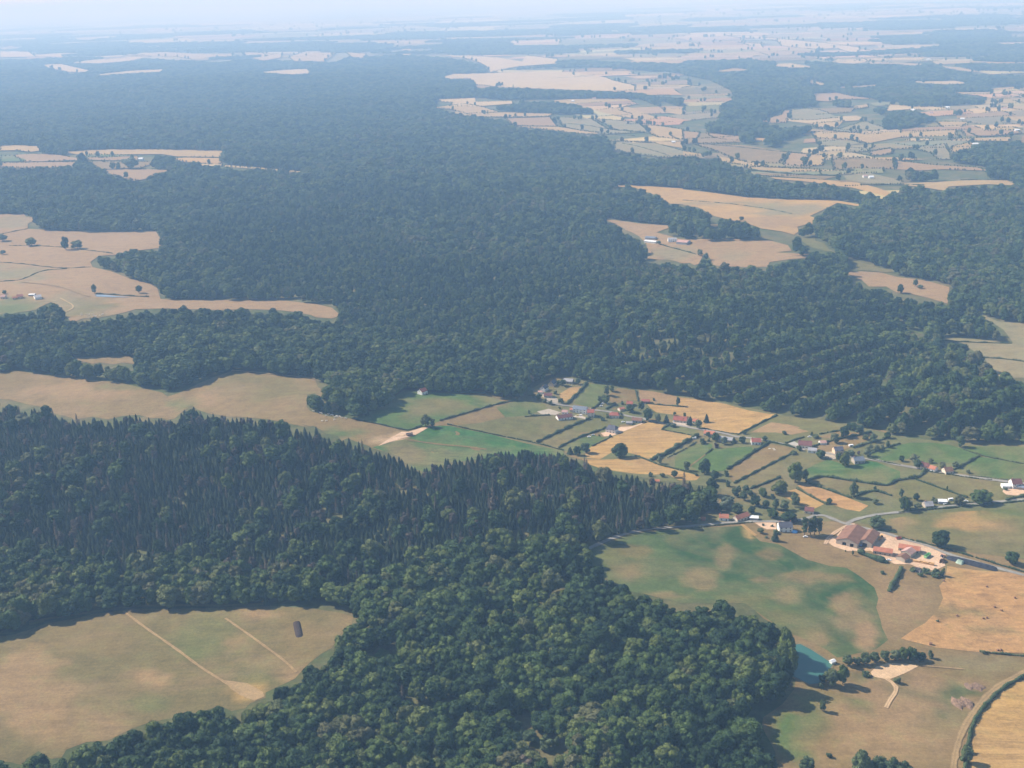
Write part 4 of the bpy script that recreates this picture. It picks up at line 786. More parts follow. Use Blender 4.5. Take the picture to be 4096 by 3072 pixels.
X = np.concatenate([HP[:, 0], WP[:, 0]]); Y = np.concatenate([HP[:, 1], WP[:, 1]]); D = np.hypot(X, Y)
big = np.concatenate([HP[:, 2] > .5, np.ones(len(WP), bool)])
base = np.where(big, RNG.uniform(.8, 1.15, len(X)), RNG.uniform(.19, .31, len(X)))
base[:len(HP)] *= 1 + np.clip(D[:len(HP)] - 5000, 0, 20000) * .00006
sxy = base.copy(); sxy[len(HP):] = WP[:, 2] / 10.5 * RNG.uniform(.85, 1.2, len(WP))
uq, vq = project(X, Y, height(X, Y)); l2 = look(uq, vq); k = (l2 >= 1)
gn_scatter("farmland_trees", np.column_stack([X, Y, height(X, Y) - .3])[k], RNG.integers(0, 7, k.sum()), KEYS[:7], RNG.uniform(0, 6.28, k.sum()), sxy[k], (base * np.where(D > 9000, 1.1, 1.0))[k], "hedgerow trees and copses of the hazy far farmland", "trees")
print("far plots", len(plots), "far trees", int(k.sum()))
# ------------------------------------------------------------------ houses, barns and sheds
ROOFC = dict(red=(0.29, 0.095, 0.065), orange=(0.40, 0.155, 0.09), maroon=(0.17, 0.075, 0.065), slate=(0.105, 0.105, 0.125), brown=(0.205, 0.108, 0.070), grey=(0.30, 0.29, 0.29), pink=(0.42, 0.255, 0.21), bluegrey=(0.16, 0.18, 0.215), white=(0.72, 0.72, 0.70))
WALLC = dict(white=(0.80, 0.77, 0.70), cream=(0.66, 0.55, 0.42), stone=(0.40, 0.34, 0.27), ochre=(0.62, 0.45, 0.30), grey=(0.42, 0.41, 0.40), brick=(0.36, 0.16, 0.11))
def roof_mat(k):
    m, nt, b = new_mat(k + "_roof_tiles"); tc = nt.nodes.new("ShaderNodeTexCoord").outputs["Object"]
    mp = nt.nodes.new("ShaderNodeMapping"); mp.inputs["Scale"].default_value = (4.0, 0.9, 0.9); nt.links.new(tc, mp.inputs[0])
    a = noise(nt, 1.6, 4, 0.8, mp.outputs[0]); bg = noise(nt, 0.22, 3, 0.6, geo_pos(nt))
    c = mix(nt, 1.0, ROOFC[k], ramp(nt, a.outputs[0], [(0.3, grey(.78)), (0.7, grey(1.22))]), 'MULTIPLY')
    nt.links.new(mix(nt, 1.0, c, ramp(nt, bg.outputs[0], [(0.3, grey(.82)), (0.7, grey(1.15))]), 'MULTIPLY'), b.inputs["Base Color"]); return m
RM_ = {k: roof_mat(k) for k in ROOFC}; WM_ = {k: simple_mat(k + "_wall", c, .10, .6) for k, c in WALLC.items()}
M_DARK = simple_mat("dark_opening", (0.02, 0.02, 0.022)); M_GLASS = simple_mat("window_glass", (0.05, 0.06, 0.075), .1, 1, .25); M_WOOD = simple_mat("weathered_wood", (0.20, 0.13, 0.08))
M_WHITE = simple_mat("white_paint", (0.80, 0.80, 0.78), .06, .6, .5); M_STONE = simple_mat("pale_stone", (0.45, 0.38, 0.30))

def box(bmx, x0, x1, y0, y1, z0, z1):
    v = [bmx.verts.new(p) for p in ((x0, y0, z0), (x1, y0, z0), (x1, y1, z0), (x0, y1, z0), (x0, y0, z1), (x1, y0, z1), (x1, y1, z1), (x0, y1, z1))]
    for f in ((3, 2, 1, 0), (4, 5, 6, 7), (0, 1, 5, 4), (1, 2, 6, 5), (2, 3, 7, 6), (3, 0, 4, 7)): bmx.faces.new([v[i] for i in f])
def fin(name, bmx, mat, parent=None):
    me = bpy.data.meshes.new(name); bmesh.ops.recalc_face_normals(bmx, faces=bmx.faces); bmx.to_mesh(me); bmx.free(); return link(name, me, mat, parent)
LANDMARKS = []
def pitched_walls(L, W, wh, rh, hip=0.0, front=None):
    bmx = bmesh.new(); l, w = L / 2, W / 2
    if hip: box(bmx, -l, l, -w, w, -2, wh); return bmx
    v = [bmx.verts.new(p) for p in ((-l, -w, -2), (l, -w, -2), (l, w, -2), (-l, w, -2), (-l, -w, wh), (l, -w, wh), (l, w, wh), (-l, w, wh), (-l, 0, wh + rh), (l, 0, wh + rh))]
    for f in ((0, 1, 5, 4), (2, 3, 7, 6), (1, 2, 6, 9, 5), (3, 0, 4, 8, 7), (4, 5, 9, 8), (6, 7, 8, 9)): bmx.faces.new([v[i] for i in f])
    return bmx
def roof_bm(L, W, wh, rh, hip=0.0, ov=0.45, th=0.16):
    bmx = bmesh.new(); l = L / 2 + (0.25 if not hip else ov); w = W / 2 + ov; dz = rh * ov / (W / 2)
    for s in (-1, 1):
        e = wh - dz; r0, r1 = -l + hip, l - hip
        a = [(-l, s * w, e), (l, s * w, e), (r1, 0, wh + rh), (r0, 0, wh + rh)]
        lo = [bmx.verts.new(p) for p in [(q[0], q[1], q[2] + 0.03) for q in a]]; hi = [bmx.verts.new((q[0], q[1], q[2] + 0.03 + th)) for q in a]
        bmx.faces.new(lo); bmx.faces.new(hi)
        for i in range(4): bmx.faces.new([lo[i], lo[(i + 1) % 4], hi[(i + 1) % 4], hi[i]])
        if hip:
            a = [(s * l, -w, e), (s * l, w, e), (s * (l - hip), 0, wh + rh)]
            lo = [bmx.verts.new((q[0], q[1], q[2] + 0.03)) for q in a]; hi = [bmx.verts.new((q[0], q[1], q[2] + 0.03 + th)) for q in a]
            bmx.faces.new(lo); bmx.faces.new(hi)
            for i in range(3): bmx.faces.new([lo[i], lo[(i + 1) % 3], hi[(i + 1) % 3], hi[i]])
    return bmx
def house(name, crop, r0, r1, W, wh, rh, rc, wc, label, cat="house", hip=0.0, chim=1, win=True, Lmin=0, ext=0.0):
    k = CROPS[crop]; u = np.array([k[0] + r0[0] / k[2], k[0] + r1[0] / k[2]]); v = np.array([k[1] + r0[1] / k[2], k[1] + r1[1] / k[2]])
    x, y = cast(u, v, wh + rh); L = max(Lmin, math.hypot(x[1] - x[0], y[1] - y[0])) + hip * 2; cx, cyy = float(x.mean()), float(y.mean()); an = math.atan2(y[1] - y[0], x[1] - x[0])
    root = root_empty(name, (cx, cyy, H1(cx, cyy)), an); tag(root, label, cat)
    fin("wall", pitched_walls(L, W, wh, rh, hip), WM_[wc], root)
    rf = fin("roof", roof_bm(L, W, wh, rh, hip), RM_[rc], root)
    for i in range(chim):
        b = bmesh.new(); px_ = (-1 if i == 0 else 1) * (L / 2 - hip - 1.2); box(b, px_ - .4, px_ + .4, -.35, .35, wh + rh - 1.0, wh + rh + 1.1); fin("chimney", b, WM_["brick"], rf)
    if win:
        floors = [1.0] if wh < 4.2 else [1.0, 3.7]
        for s in (-1, 1):
            n = max(2, int(L / 3.6)); dr = n // 2
            for fz in floors:
                for i in range(n):
                    xx = -L / 2 + L * (i + .5) / n
                    b = bmesh.new()
                    if fz == 1.0 and i == dr and s == -1: box(b, xx - .55, xx + .55, s * (W / 2 + .03), s * (W / 2 - .1), 0, 2.15); fin("door", b, M_WOOD, root); continue
                    box(b, xx - .5, xx + .5, s * (W / 2 + .03), s * (W / 2 - .1), fz, fz + 1.3); fin("window", b, M_GLASS, root)
        if not hip and rh > 2:
            for s in (-1, 1):
                b = bmesh.new(); box(b, s * (L / 2 + .03), s * (L / 2 - .1), -.45, .45, wh + .2, wh + 1.3); fin("window", b, M_GLASS, root)
    LANDMARKS.append((float(u.mean()), float(v.mean()), label)); return root
Hs = house
Hs("house", "V1", (305, 290), (372, 245), 7.5, 4.2, 3.2, "slate", "white", "white gabled house with dark slate roof at the wood corner")
Hs("house", "V1", (458, 205), (515, 160), 7.5, 4.2, 3.2, "slate", "ochre", "ochre gabled house half hidden at the top of the hamlet")
Hs("house", "V1", (335, 402), (478, 408), 8, 3, 2.4, "maroon", "grey", "low dark red roofed house in front of the white gable")
Hs("shed", "V1", (235, 362), (315, 372), 4, 2.6, 1.0, "pink", "white", "small white annexe left of the dark red roof", "shed", 0, 0, False)
Hs("farm_building", "V1", (690, 140), (855, 160), 9, 3.5, 2.6, "grey", "stone", "long grey-roofed building at the wood edge behind garden trees", "barn", 0, 0)
Hs("barn", "V1", (862, 618), (1100, 660), 10.5, 5, 2.8, "bluegrey", "white", "large blue-grey roofed barn with white front on the street", "barn", 0, 0)
Hs("house", "V1", (1105, 690), (1225, 700), 9, 6, 2.8, "red", "cream", "two-storey cream house with red roof beside the blue-grey barn", hip=.0)
Hs("house", "V1", (565, 795), (820, 770), 9.5, 3.0, 2.8, "maroon", "white", "long low white house with dark red roof", chim=1)
Hs("shed", "V1", (655, 700), (755, 712), 6, 3.4, 1.8, "pink", "white", "small white building with pink roof behind the longhouse", "shed", 0, 0)
Hs("shed", "V1", (795, 668), (875, 676), 5, 3.0, 1.5, "orange", "ochre", "small orange-roofed outbuilding touching the blue-grey barn", "shed", 0, 0, False)
Hs("house", "V1", (1535, 742), (1635, 752), 8.5, 3.6, 2.6, "red", "cream", "cream bungalow with hipped red roof on the street", hip=2.5)
Hs("house", "V1", (1895, 835), (2070, 850), 8, 3.2, 2.3, "brown", "grey", "long brown-roofed grey house at the street bend")
Hs("house", "V1", (1490, 968), (1590, 985), 11, 4.6, 3.8, "slate", "white", "big white house with hipped slate roof and pale drive", hip=2.5)
Hs("shed", "V1", (1790, 905), (1900, 912), 5, 2.4, .9, "grey", "grey", "small grey shed beside the pale drive", "shed", 0, 0, False)
Hs("shed", "V1", (1660, 668), (1745, 650), 6, 2.8, 1.4, "orange", "cream", "small cream shed with orange roof under street trees", "shed", 0, 0, False)
Hs("house", "V1", (1800, 548), (1910, 558), 8, 3, 2.2, "red", "cream", "red-roofed cottage set back behind the street trees")
Hs("shed", "V2", (735, 158), (880, 168), 7, 3, 1.6, "red", "brick", "red-roofed shed in the dry paddock", "shed", 0, 0, False)
Hs("house", "V2", (1310, 455), (1545, 475), 11, 3.2, 3.4, "red", "cream", "long house with broad red roof among conifers")
Hs("house", "V2", (1650, 505), (1735, 515), 7, 3.0, 2.0, "orange", "white", "small orange-roofed house right of the broad red roof", chim=0)
Hs("house", "V3", (520, 362), (705, 375), 8.5, 3.0, 2.2, "orange", "white", "orange-roofed white house on the village street")
Hs("barn", "V3", (790, 460), (1035, 482), 9, 3.6, 2.2, "grey", "stone", "long pale grey roofed barn right of the orange roof", "barn", 0, 0, False)
Hs("house", "V3", (1350, 500), (1520, 495), 9.5, 3.8, 3.0, "red", "white", "white-gabled house with red roof at the hedge end")
Hs("house", "V4", (415, 540), (655, 545), 11, 4, 3.6, "maroon", "cream", "large house with dark maroon roof and pale left gable")
Hs("shed", "V4", (790, 545), (900, 535), 7, 2.8, 1.4, "pink", "white", "low pink-roofed shed with white front right of the maroon roof", "shed", 0, 0, False)
Hs("shed", "V4", (590, 662), (740, 672), 9, 3.2, 1.8, "grey", "white", "grey-roofed garage with white front beside the junction", "garage", 0, 0)
Hs("house", "V4", (1040, 655), (1195, 640), 9.5, 4.2, 3.2, "slate", "ochre", "slate-roofed house with ochre stone gable")
Hs("house", "V4", (1385, 835), (1565, 815), 9, 3.8, 3.0, "bluegrey", "stone", "blue-grey roofed house right of the dark oak")
Hs("house", "V5", (480, 510), (665, 558), 8, 3.4, 2.4, "orange", "white", "white lane house with bright orange roof")
Hs("house", "V5", (430, 482), (500, 492), 8, 4.2, 3.2, "maroon", "cream", "tall pale gable joined to the orange-roofed lane house", chim=1, Lmin=8)
Hs("house", "V5", (795, 580), (935, 560), 8.5, 3.4, 3.0, "brown", "cream", "cream-gabled house with brown roof further along the lane")
Hs("house", "V5", (1985, 780), (2160, 768), 10, 5.2, 3.8, "maroon", "white", "tall bright white house with dark red roof at the right edge")
Hs("shed", "V5", (1820, 865), (1960, 862), 7, 2.8, 1.2, "white", "white", "low white lean-to left of the tall white house", "shed", 0, 0, False)
Hs("shed", "V5", (2080, 890), (2230, 900), 6, 2.6, .9, "bluegrey", "stone", "low blue-grey shed in front of the tall white house", "shed", 0, 0, False)
Hs("house", "V5", (445, 1178), (590, 1168), 9, 3, 3.0, "grey", "stone", "grey-roofed cottage between the roadside trees")
Hs("shed", "V5", (690, 1148), (850, 1150), 6, 2.8, .5, "white", "grey", "flat white-roofed shed by the road", "shed", 0, 0, False)
Hs("house", "V6", (562, 505), (730, 520), 7, 3.4, 2.6, "orange", "white", "left one of the two orange-roofed lane cottages")
Hs("house", "V6", (842, 540), (1060, 480), 7, 3.4, 2.6, "orange", "cream", "right one of the two orange-roofed lane cottages")
Hs("garage", "V6", (1100, 545), (1255, 560), 5.5, 2.6, .7, "white", "stone", "pale flat-roofed garage beside the lane", "garage", 0, 0, False)
Hs("house", "V6", (1610, 652), (1845, 652), 9.5, 5.4, 3.6, "slate", "white", "big white two-storey house with slate roof near the poplars", chim=2)
Hs("house", "V6", (2080, 380), (2240, 400), 8, 3.5, 2.6, "maroon", "cream", "dark red roof behind the purple trees")
Hs("shed", "V6", (240, 560), (320, 568), 4, 2.4, 1.0, "orange", "brick", "tiny orange shed in the lane garden", "shed", 0, 0, False)
Hs("shed", "V2", (975, 1580), (1055, 1585), 4, 2.4, 1.2, "orange", "ochre", "tiny orange-roofed hut at the wood edge", "shed", 0, 0, False)
Hs("barn", "V7", (665, 490), (925, 535), 8, 3.6, 2.4, "orange", "stone", "bright orange-roofed barn between the big barn and the yard", "barn", 0, 0)
Hs("barn", "V7", (1010, 450), (1300, 505), 8, 3.6, 2.4, "orange", "stone", "second orange-roofed barn at the back of the farmyard", "barn", 0, 0)
Hs("barn", "V7", (1120, 540), (1160, 515), 10, 4, 2.4, "pink", "stone", "pink-roofed gabled stone barn in the middle of the yard", "barn", 0, 0, False, Lmin=10)
Hs("barn", "V7", (1040, 620), (1090, 592), 9, 3.4, 2.0, "brown", "stone", "small stone barn with brown roof at the yard's near corner", "barn", 0, 0, False, Lmin=9)
Hs("barn", "W1", (600, 360), (720, 345), 17, 4, 2.6, "grey", "white", "big grey-roofed barn of the left farm", "barn", 0, 0, False)
Hs("shed", "W1", (515, 330), (625, 330), 7, 3, .9, "white", "grey", "white-roofed shed behind the grey barn", "shed", 0, 0, False)
Hs("house", "W1", (290, 350), (400, 335), 9, 4, 3, "orange", "ochre", "orange-roofed farmhouse left of the grey barn")
Hs("house", "W1", (215, 385), (300, 375), 6, 3, 2, "orange", "ochre", "low orange-roofed outbuilding in front of the left farmhouse", chim=0)
Hs("house", "W1", (20, 350), (100, 348), 9, 4, 2.6, "pink", "cream", "cream farmhouse at the left edge")
Hs("shed", "W2", (370, 375), (550, 380), 12, 3.5, 2, "bluegrey", "grey", "long pale blue shed of the mid-distance farm", "shed", 0, 0, False)
Hs("shed", "W2", (360, 440), (560, 455), 11, 3.0, 1.5, "white", "white", "long white-roofed shed of the mid-distance farm", "shed", 0, 0, False)
Hs("house", "W2", (760, 405), (910, 395), 12, 5, 2.6, "grey", "white", "white house of the mid-distance farm", chim=0)
Hs("barn", "W2", (940, 435), (1130, 450), 22, 4, 2.5, "pink", "grey", "wide pink-roofed barn of the mid-distance farm", "barn", 0, 0, False)
Hs("house", "E", (505, 862), (540, 852), 9, 4.5, 3.2, "red", "white", "isolated white house with red roof under the wood")
Hs("house", "W7", (1365, 222), (1408, 222), 14, 7, 3, "white", "white", "lone white farmhouse in the far left clearing", chim=0, win=False)
for i, (c, u, v, w_) in enumerate([("C", 378, 828, 14), ("C", 1490, 705, 16), ("C", 1475, 745, 18), ("C", 1610, 722, 14), ("C", 1715, 690, 18), ("C", 1810, 763, 16), ("C", 2085, 697, 20), ("C", 1895, 925, 18), ("C", 2165, 835, 16), ("B", 1635, 632, 20), ("B", 1498, 648, 16), ("C", 1220, 1138, 14), ("C", 1180, 1133, 12), ("B", 2150, 912, 14), ("C", 1400, 1265, 12), ("B", 160, 247, 26), ("C", 1590, 380, 26)]):
    h_ = Hs("far_house", c, (u - 4, v), (u + 5, v), 9, 4.5, 3, "white" if i % 3 else "pink", "white", "tiny pale farmhouse in the hazy far farmland", "house", 0, 0, False, Lmin=w_ * .9); h_["group"] = "farmhouses of the far farmland"

# the big barn: two parallel gabled halls with open bays in the near gable wall
def hall(name, r0, r1, W, wh, rh, rc, label, bays):
    k = CROPS["V7"]; u = np.array([k[0] + r0[0] / k[2], k[0] + r1[0] / k[2]]); v = np.array([k[1] + r0[1] / k[2], k[1] + r1[1] / k[2]])
    x, y = cast(u, v, wh + rh); L = math.hypot(x[1] - x[0], y[1] - y[0]); an = math.atan2(y[1] - y[0], x[1] - x[0]); cx, cyy = float(x.mean()), float(y.mean())
    root = root_empty(name, (cx, cyy, H1(cx, cyy)), an); tag(root, label, "barn"); LANDMARKS.append((float(u.mean()), float(v.mean()), label))
    b = bmesh.new(); l, w, t = L / 2, W / 2, .3
    box(b, -l + t, l, -w, -w + t, -2, wh); box(b, -l + t, l, w - t, w, -2, wh); box(b, l - t, l + .002, -w + t, w - t, -2, wh)
    edges = [-w] + [q for a_, b_ in bays for q in (a_, b_)] + [w]
    for i in range(0, len(edges), 2): box(b, -l, -l + t, edges[i], edges[i + 1], -2, wh)
    for a_, b_ in bays: box(b, -l, -l + t, a_, b_, wh - 1.1, wh)
    for xe in (-l, l - t):
        vs = [b.verts.new(p) for p in ((xe, -w, wh), (xe, w, wh), (xe, 0, wh + rh), (xe + t, -w, wh), (xe + t, w, wh), (xe + t, 0, wh + rh))]
        for f in ((0, 1, 2), (5, 4, 3), (0, 3, 4, 1), (1, 4, 5, 2), (2, 5, 3, 0)): b.faces.new([vs[i] for i in f])
    fin("wall", b, WM_["stone"], root); fin("roof", roof_bm(L, W, wh, rh, ov=.6, th=.2), RM_[rc], root)
    b = bmesh.new(); box(b, -l + .4, l - .4, -w + .4, w - .4, .02, .12); fin("floor", b, M_WOOD, root)
    return root
hall("barn", (300, 375), (440, 205), 20, 5.5, 3.6, "brown", "largest barn of the farm with broad brown roof and open bays", [(-6.5, -3.2), (0.5, 4.0)])
hall("barn", (545, 395), (655, 262), 13, 5.0, 2.8, "brown", "narrower brown-roofed barn joined to the right of the largest barn", [(-2.2, 2.2)])

# ------------------------------------------------------------------ hedges
def hedge(spec, label, hgt=2.0, wid=2.4, thin=0.0, group=None):
    p = px(spec); u, v = np.array(p).T; x, y = cast(u, v); st = 1.25 + max(0, float(np.hypot(x, y).mean()) - 1500) * .0009
    q, L = resample(list(zip(x, y)), st); rng = np.random.default_rng(abs(hash(label)) % 9973 if False else int(sum(map(ord, spec))) % 9973)
    big = np.hypot(x, y).mean() > 2200; ox, oy = q[0]; oz = H1(ox, oy); parts = []; t0 = 0
    swell = 1 + .28 * np.sin(np.arange(len(q)) * .37 + rng.uniform(0, 6)) + rng.normal(size=len(q)) * .14
    for i, (a, b_) in enumerate(q):
        if rng.random() < thin: continue
        h = hgt * max(.45, swell[i]); r = wid / 2 * max(.55, swell[i] * .5 + .5)
        m = lump(ICO1[0], rng, .2) * np.array([r * 1.15, r * 1.15, h * .58]) + np.array([a - ox + rng.uniform(-.3, .3), b_ - oy + rng.uniform(-.3, .3), H1(a, b_) - oz + h * .46])
        parts.append((m, ICO1[1]))
        if not big:
            n = 16; d = rng.normal(size=(n, 3)); d /= np.linalg.norm(d, axis=1)[:, None]; d[:, 2] = np.abs(d[:, 2]) * .9 + .1
            parts.append(cards(m.mean(0) + d * np.array([r * 1.2, r * 1.2, h * .62]), d, .32, rng))
    V, F = join(parts); V[:, :2] += 0; o = link("hedge", mesh_np("hedge", V, F), M_HEDGE); o.location = (ox, oy, oz)
    tag(o, label, "hedge", group); return o
HEDGES = [
 ("V1 750,600 850,500 1000,360 1095,225", "tall dark hedge between the small straw plot and the green paddock", 3.2, 3.4, 0),
 ("V1 1095,212 1480,262", "low hedge along the wood behind the green paddock", 1.8, 2, 0),
 ("V1 1190,690 1310,620 1350,540 1400,460", "curved hedge on the right side of the green paddock", 2.6, 3, 0),
 ("V1 0,830 200,812 430,805", "straight dark hedge left of the longhouse", 2, 2.2, 0),
 ("V1 215,1282 450,1170 700,1055 900,960 1150,865", "long thick hedge from the longhouse down to the bright green field", 3, 3, 0),
 ("E 690,1092 960,1152 1270,1212 1440,1262", "long low hedge along the top of the bright green field", 1.5, 1.8, .05),
 ("V1 600,1378 800,1275 1000,1180 1180,1122 1430,1032", "straight dark hedge left of the big white house", 2.4, 2.6, 0),
 ("V1 1190,1350 1380,1262 1530,1185", "low hedge in front of the big white house", 1.7, 2, .1),
 ("V1 1960,370 1985,470 2003,560", "narrow hedge between the two dry paddocks", 2, 2.2, 0),
 ("V1 1440,695 1590,605", "short thick clipped hedge by the street garden", 2.8, 3.6, 0),
 ("V2 830,245 1100,272 1480,302", "hedge along the top-left of the golden field", 1.8, 2, 0),
 ("V2 1095,700 1160,655 1250,618", "short hedge at the left end of the verge plot", 2.2, 2.4, 0),
 ("V2 1095,708 1400,762 1650,812", "thin hedge below the verge plot", 1.3, 1.6, .1),
 ("V2 900,1245 1100,1175 1300,1055 1500,935 1730,820", "tall bushy hedge on the right side of the golden field", 4.2, 4.4, 0),
 ("V2 1200,1205 1340,1130 1480,1072 1700,932", "scrubby broken hedge beside the bushy one", 1.8, 2.2, .35),
 ("V2 620,1162 880,1262 1070,1342 1350,1402 1700,1492", "hedge below the golden field and green paddocks", 1.8, 2.2, .05),
 ("V2 1870,1142 1990,1052", "short hedge between the two green paddocks", 1.8, 2.2, 0),
 ("V3 1110,442 1280,362 1500,242 1800,102", "straight hedge on the right side of the upper golden field", 2.2, 2.6, 0),
 ("V3 490,328 800,388 1100,432", "low hedge along the street below the upper golden field", 1.3, 1.5, 0),
 ("V3 930,1052 1200,892 1400,742 1550,662 1680,572", "thick hedge left of the strip with white cattle", 3, 3.2, 0),
 ("V3 1050,1302 1280,1180 1510,1064", "lower half of the hedge right of the cattle strip", 2.4, 2.6, 0),
 ("V3 1535,1050 1760,930 1990,815 2085,755", "upper half of the hedge right of the cattle strip", 2.4, 2.6, 0),
 ("V3 1340,1398 1600,1300 1860,1200", "dark hedge leading up to the two large oaks", 2.2, 2.6, 0),
 ("V3 1700,577 1950,622 2110,672", "dark hedge along the street above the cattle strip", 2.2, 2.4, 0),
 ("V4 190,592 350,532 505,490", "curved hedge behind the maroon-roofed house", 2.2, 2.4, 0),
 ("V4 700,645 920,572 1150,512 1450,462 1700,402", "long hedge right of the maroon-roofed house", 2.8, 3, 0),
 ("V4 1390,675 1650,592 1900,532 2000,482", "dark hedge behind the white garden tent", 2.8, 3, 0),
 ("V4 1700,775 1900,692 2212,605", "hedge with small trees above the wide green meadow", 2.4, 2.6, 0),
 ("V4 560,1265 700,1212 850,1180 1050,1212 1500,1282 1900,1342 2030,1335 2120,1262 2212,1242", "long winding dark hedge below the bright green meadow", 3, 3.2, 0),
 ("V4 600,1302 900,1402 1200,1512 1350,1562", "hedge above the ploughed orange strip", 2.4, 2.8, 0),
 ("V4 380,1392 650,1542 900,1669", "hedge below the ploughed orange strip", 2.2, 2.6, 0),
 ("V4 1400,1545 1600,1462 1750,1432 1900,1472 2060,1522", "arched hedge in the olive meadow", 2.8, 3, 0),
 ("V4 1650,862 2000,942 2212,972", "hedge on the near side of the lane left of the lane house", 1.7, 2, 0),
 ("V4 800,432 960,400 1150,372", "hedge below the dry meadow under the wood", 2, 2.2, .1),
 ("V5 960,622 1100,562 1250,470 1412,385", "diagonal dark hedge right of the brown-roofed house", 2.8, 3, 0),
 ("V5 1150,262 1400,352 1700,422 2240,525", "long thin hedge crossing the upper right meadows", 1.6, 2, 0),
 ("V5 550,657 900,702 1300,772 1640,802", "low hedge on the near side of the lane", 1.4, 1.6, 0),
 ("V5 0,803 290,762 380,742 460,622", "thick hedge bending up to the lane", 3.2, 3.4, 0),
 ("V5 300,792 600,902 830,982 1000,1042 1200,1112", "diagonal hedge with a lone small tree", 2, 2.4, 0),
 ("V5 0,1378 400,1326 800,1304 1050,1276 1450,1248 2240,1168", "long dark roadside hedge below the road", 1.8, 2.2, 0),
 ("V5 820,1240 1100,1216 1300,1196", "short hedge above the road by the white sheds", 1.6, 1.8, 0),
 ("V5 1250,722 1700,782 1900,802", "low hedge above the lane towards the white house", 1.3, 1.6, 0),
 ("V5 1900,1160 2050,1110 2240,1085", "garden hedge below the tall white house", 2.6, 3.4, 0),
 ("W3 840,442 1100,492 1450,577 1600,602 1790,537", "low hedge between the valley meadow and the green pasture", 1.9, 2.2, 0),
 ("E 640,1067 800,1022 1000,962 1135,935", "dark hedge on the lower side of the green pasture", 2.4, 2.6, 0),
 ("E 720,886 930,890", "hedge at the foot of the wood by the isolated house", 2, 2.4, 0),
 ("V7 490,600 600,640 720,690 820,715", "broad clipped hedge below the orange-roofed barn", 4, 7, 0),
 ("V7 1040,800 960,960 872,1108", "straight isolated hedge in the dry field below the farm", 3.4, 4.2, 0),
 ("V7 690,282 830,290 960,305", "small hedge behind the largest barn", 2, 3, 0),
 ("I 1250,118 1380,138", "short hedge under the lone tree near the largest barn", 1.6, 2, 0),
 ("I 1400,165 1520,195 1640,222 1740,250 1880,292 2050,345 2240,400", "long hedge along the upper side of the lane past the farm", 1.8, 2.4, .05),
 ("I 1930,908 2000,916 2240,938", "hedge at the bottom of the stubble field", 1.8, 2.2, 0),
 ("S1 1300,740 1189,785 1080,840 960,920 870,1010 790,1100 720,1200 680,1300 660,1400 640,1500 625,1680", "long curved dark hedge beside the pale track at the bottom right", 2.6, 2.8, 0),
 ("V6 0,772 300,745 640,708 1150,665", "thin roadside hedge below the two cottages' lane", 1.3, 1.5, .05),
 ("D 0,42 150,52 300,72 430,82 585,72", "hedge above the grey-green field on the left", 1.8, 2.4, 0),
 ("D 0,166 120,161 200,130 230,112 300,92 430,84", "curved hedge below the grey-green field on the left", 2, 2.6, 0),
 ("D 625,247 700,250 780,256 870,262 960,266", "scrubby bank hedge above the pale pond", 2.4, 3, 0),
 ("A 0,1520 90,1500 175,1484", "short hedge at the left edge beyond the farm", 2.2, 2.6, 0),
 ("A 60,1592 250,1592 400,1602 560,1622 730,1642", "hedge crossing the far side of the left farm's pastures", 2, 2.4, .1),
 ("A 0,1055 270,1049 520,1040 740,1042 980,1046", "dark hedge line through the far left clearing", 3, 3.4, .1),
 ("A 1100,1016 1250,1020 1425,1022", "dark hedge line at the right of the far left clearing", 3, 3.4, 0),
 ("W2 620,525 850,590 1050,640 1250,695", "thin hedge below the mid-distance farm", 2.4, 2.6, 0),
 ("C 0,1298 300,1318 550,1352 700,1385", "faint green bank between the two orange strips", 1.6, 4, .25),
 ("F 1700,550 1900,562 2130,568", "thin hedge at the right edge beyond the wood", 2, 2.4, 0),
 ("F 1950,660 2080,668 2240,690", "hedge in the pale field at the right edge", 2.2, 2.6, 0),
 ("C 50,928 250,945 480,968 700,988 830,1000", "long straight far hedge above the pale plots", 3, 3.4, 0),
 ("C 690,990 650,1055", "first cross hedge between the far pale plots", 3.4, 4, 0), ("C 825,1002 785,1075", "second cross hedge between the far pale plots", 3.4, 4, 0),
 ("C 430,1103 600,1122 830,1136 1000,1140", "thick dark far hedge between pale strips", 4.5, 6, 0),
 ("C 470,1138 700,1152 900,1166", "thin far hedge above the straw-coloured strip", 2.6, 3, 0),
 ("C 1150,1198 1300,1196 1560,1200", "far hedge crossing the pale farmland on the right", 3, 3.4, 0),
 ("C 1800,1165 1950,1168 2090,1170", "far hedge by the right-hand wood", 3, 3.4, 0),
 ("B 880,758 1060,760 1350,756", "far hedge at the wood's corner", 3, 3.4, 0), ("B 1400,798 1600,812 1780,848 1960,860", "far winding hedge over grey fields", 3, 3.4, 0),
 ("B 1420,862 1600,870 1900,880", "far hedge above the long wood edge", 3, 3.2, 0), ("B 1600,768 1780,778 1930,800", "upper far hedge over grey fields", 3, 3.2, 0),
 ("B 1720,912 1900,918 2212,918", "far roadside hedge left of a hamlet", 2.6, 3, 0), ("B 1820,930 2000,970 2120,1010", "far oblique hedge in a pale field", 2.6, 3, .05), ("B 2020,925 2212,975", "far oblique hedge towards the right", 2.6, 3, .05),
]
for s, lab, h, w, th in HEDGES: hedge(s, lab, h * .92, w * .85, th)

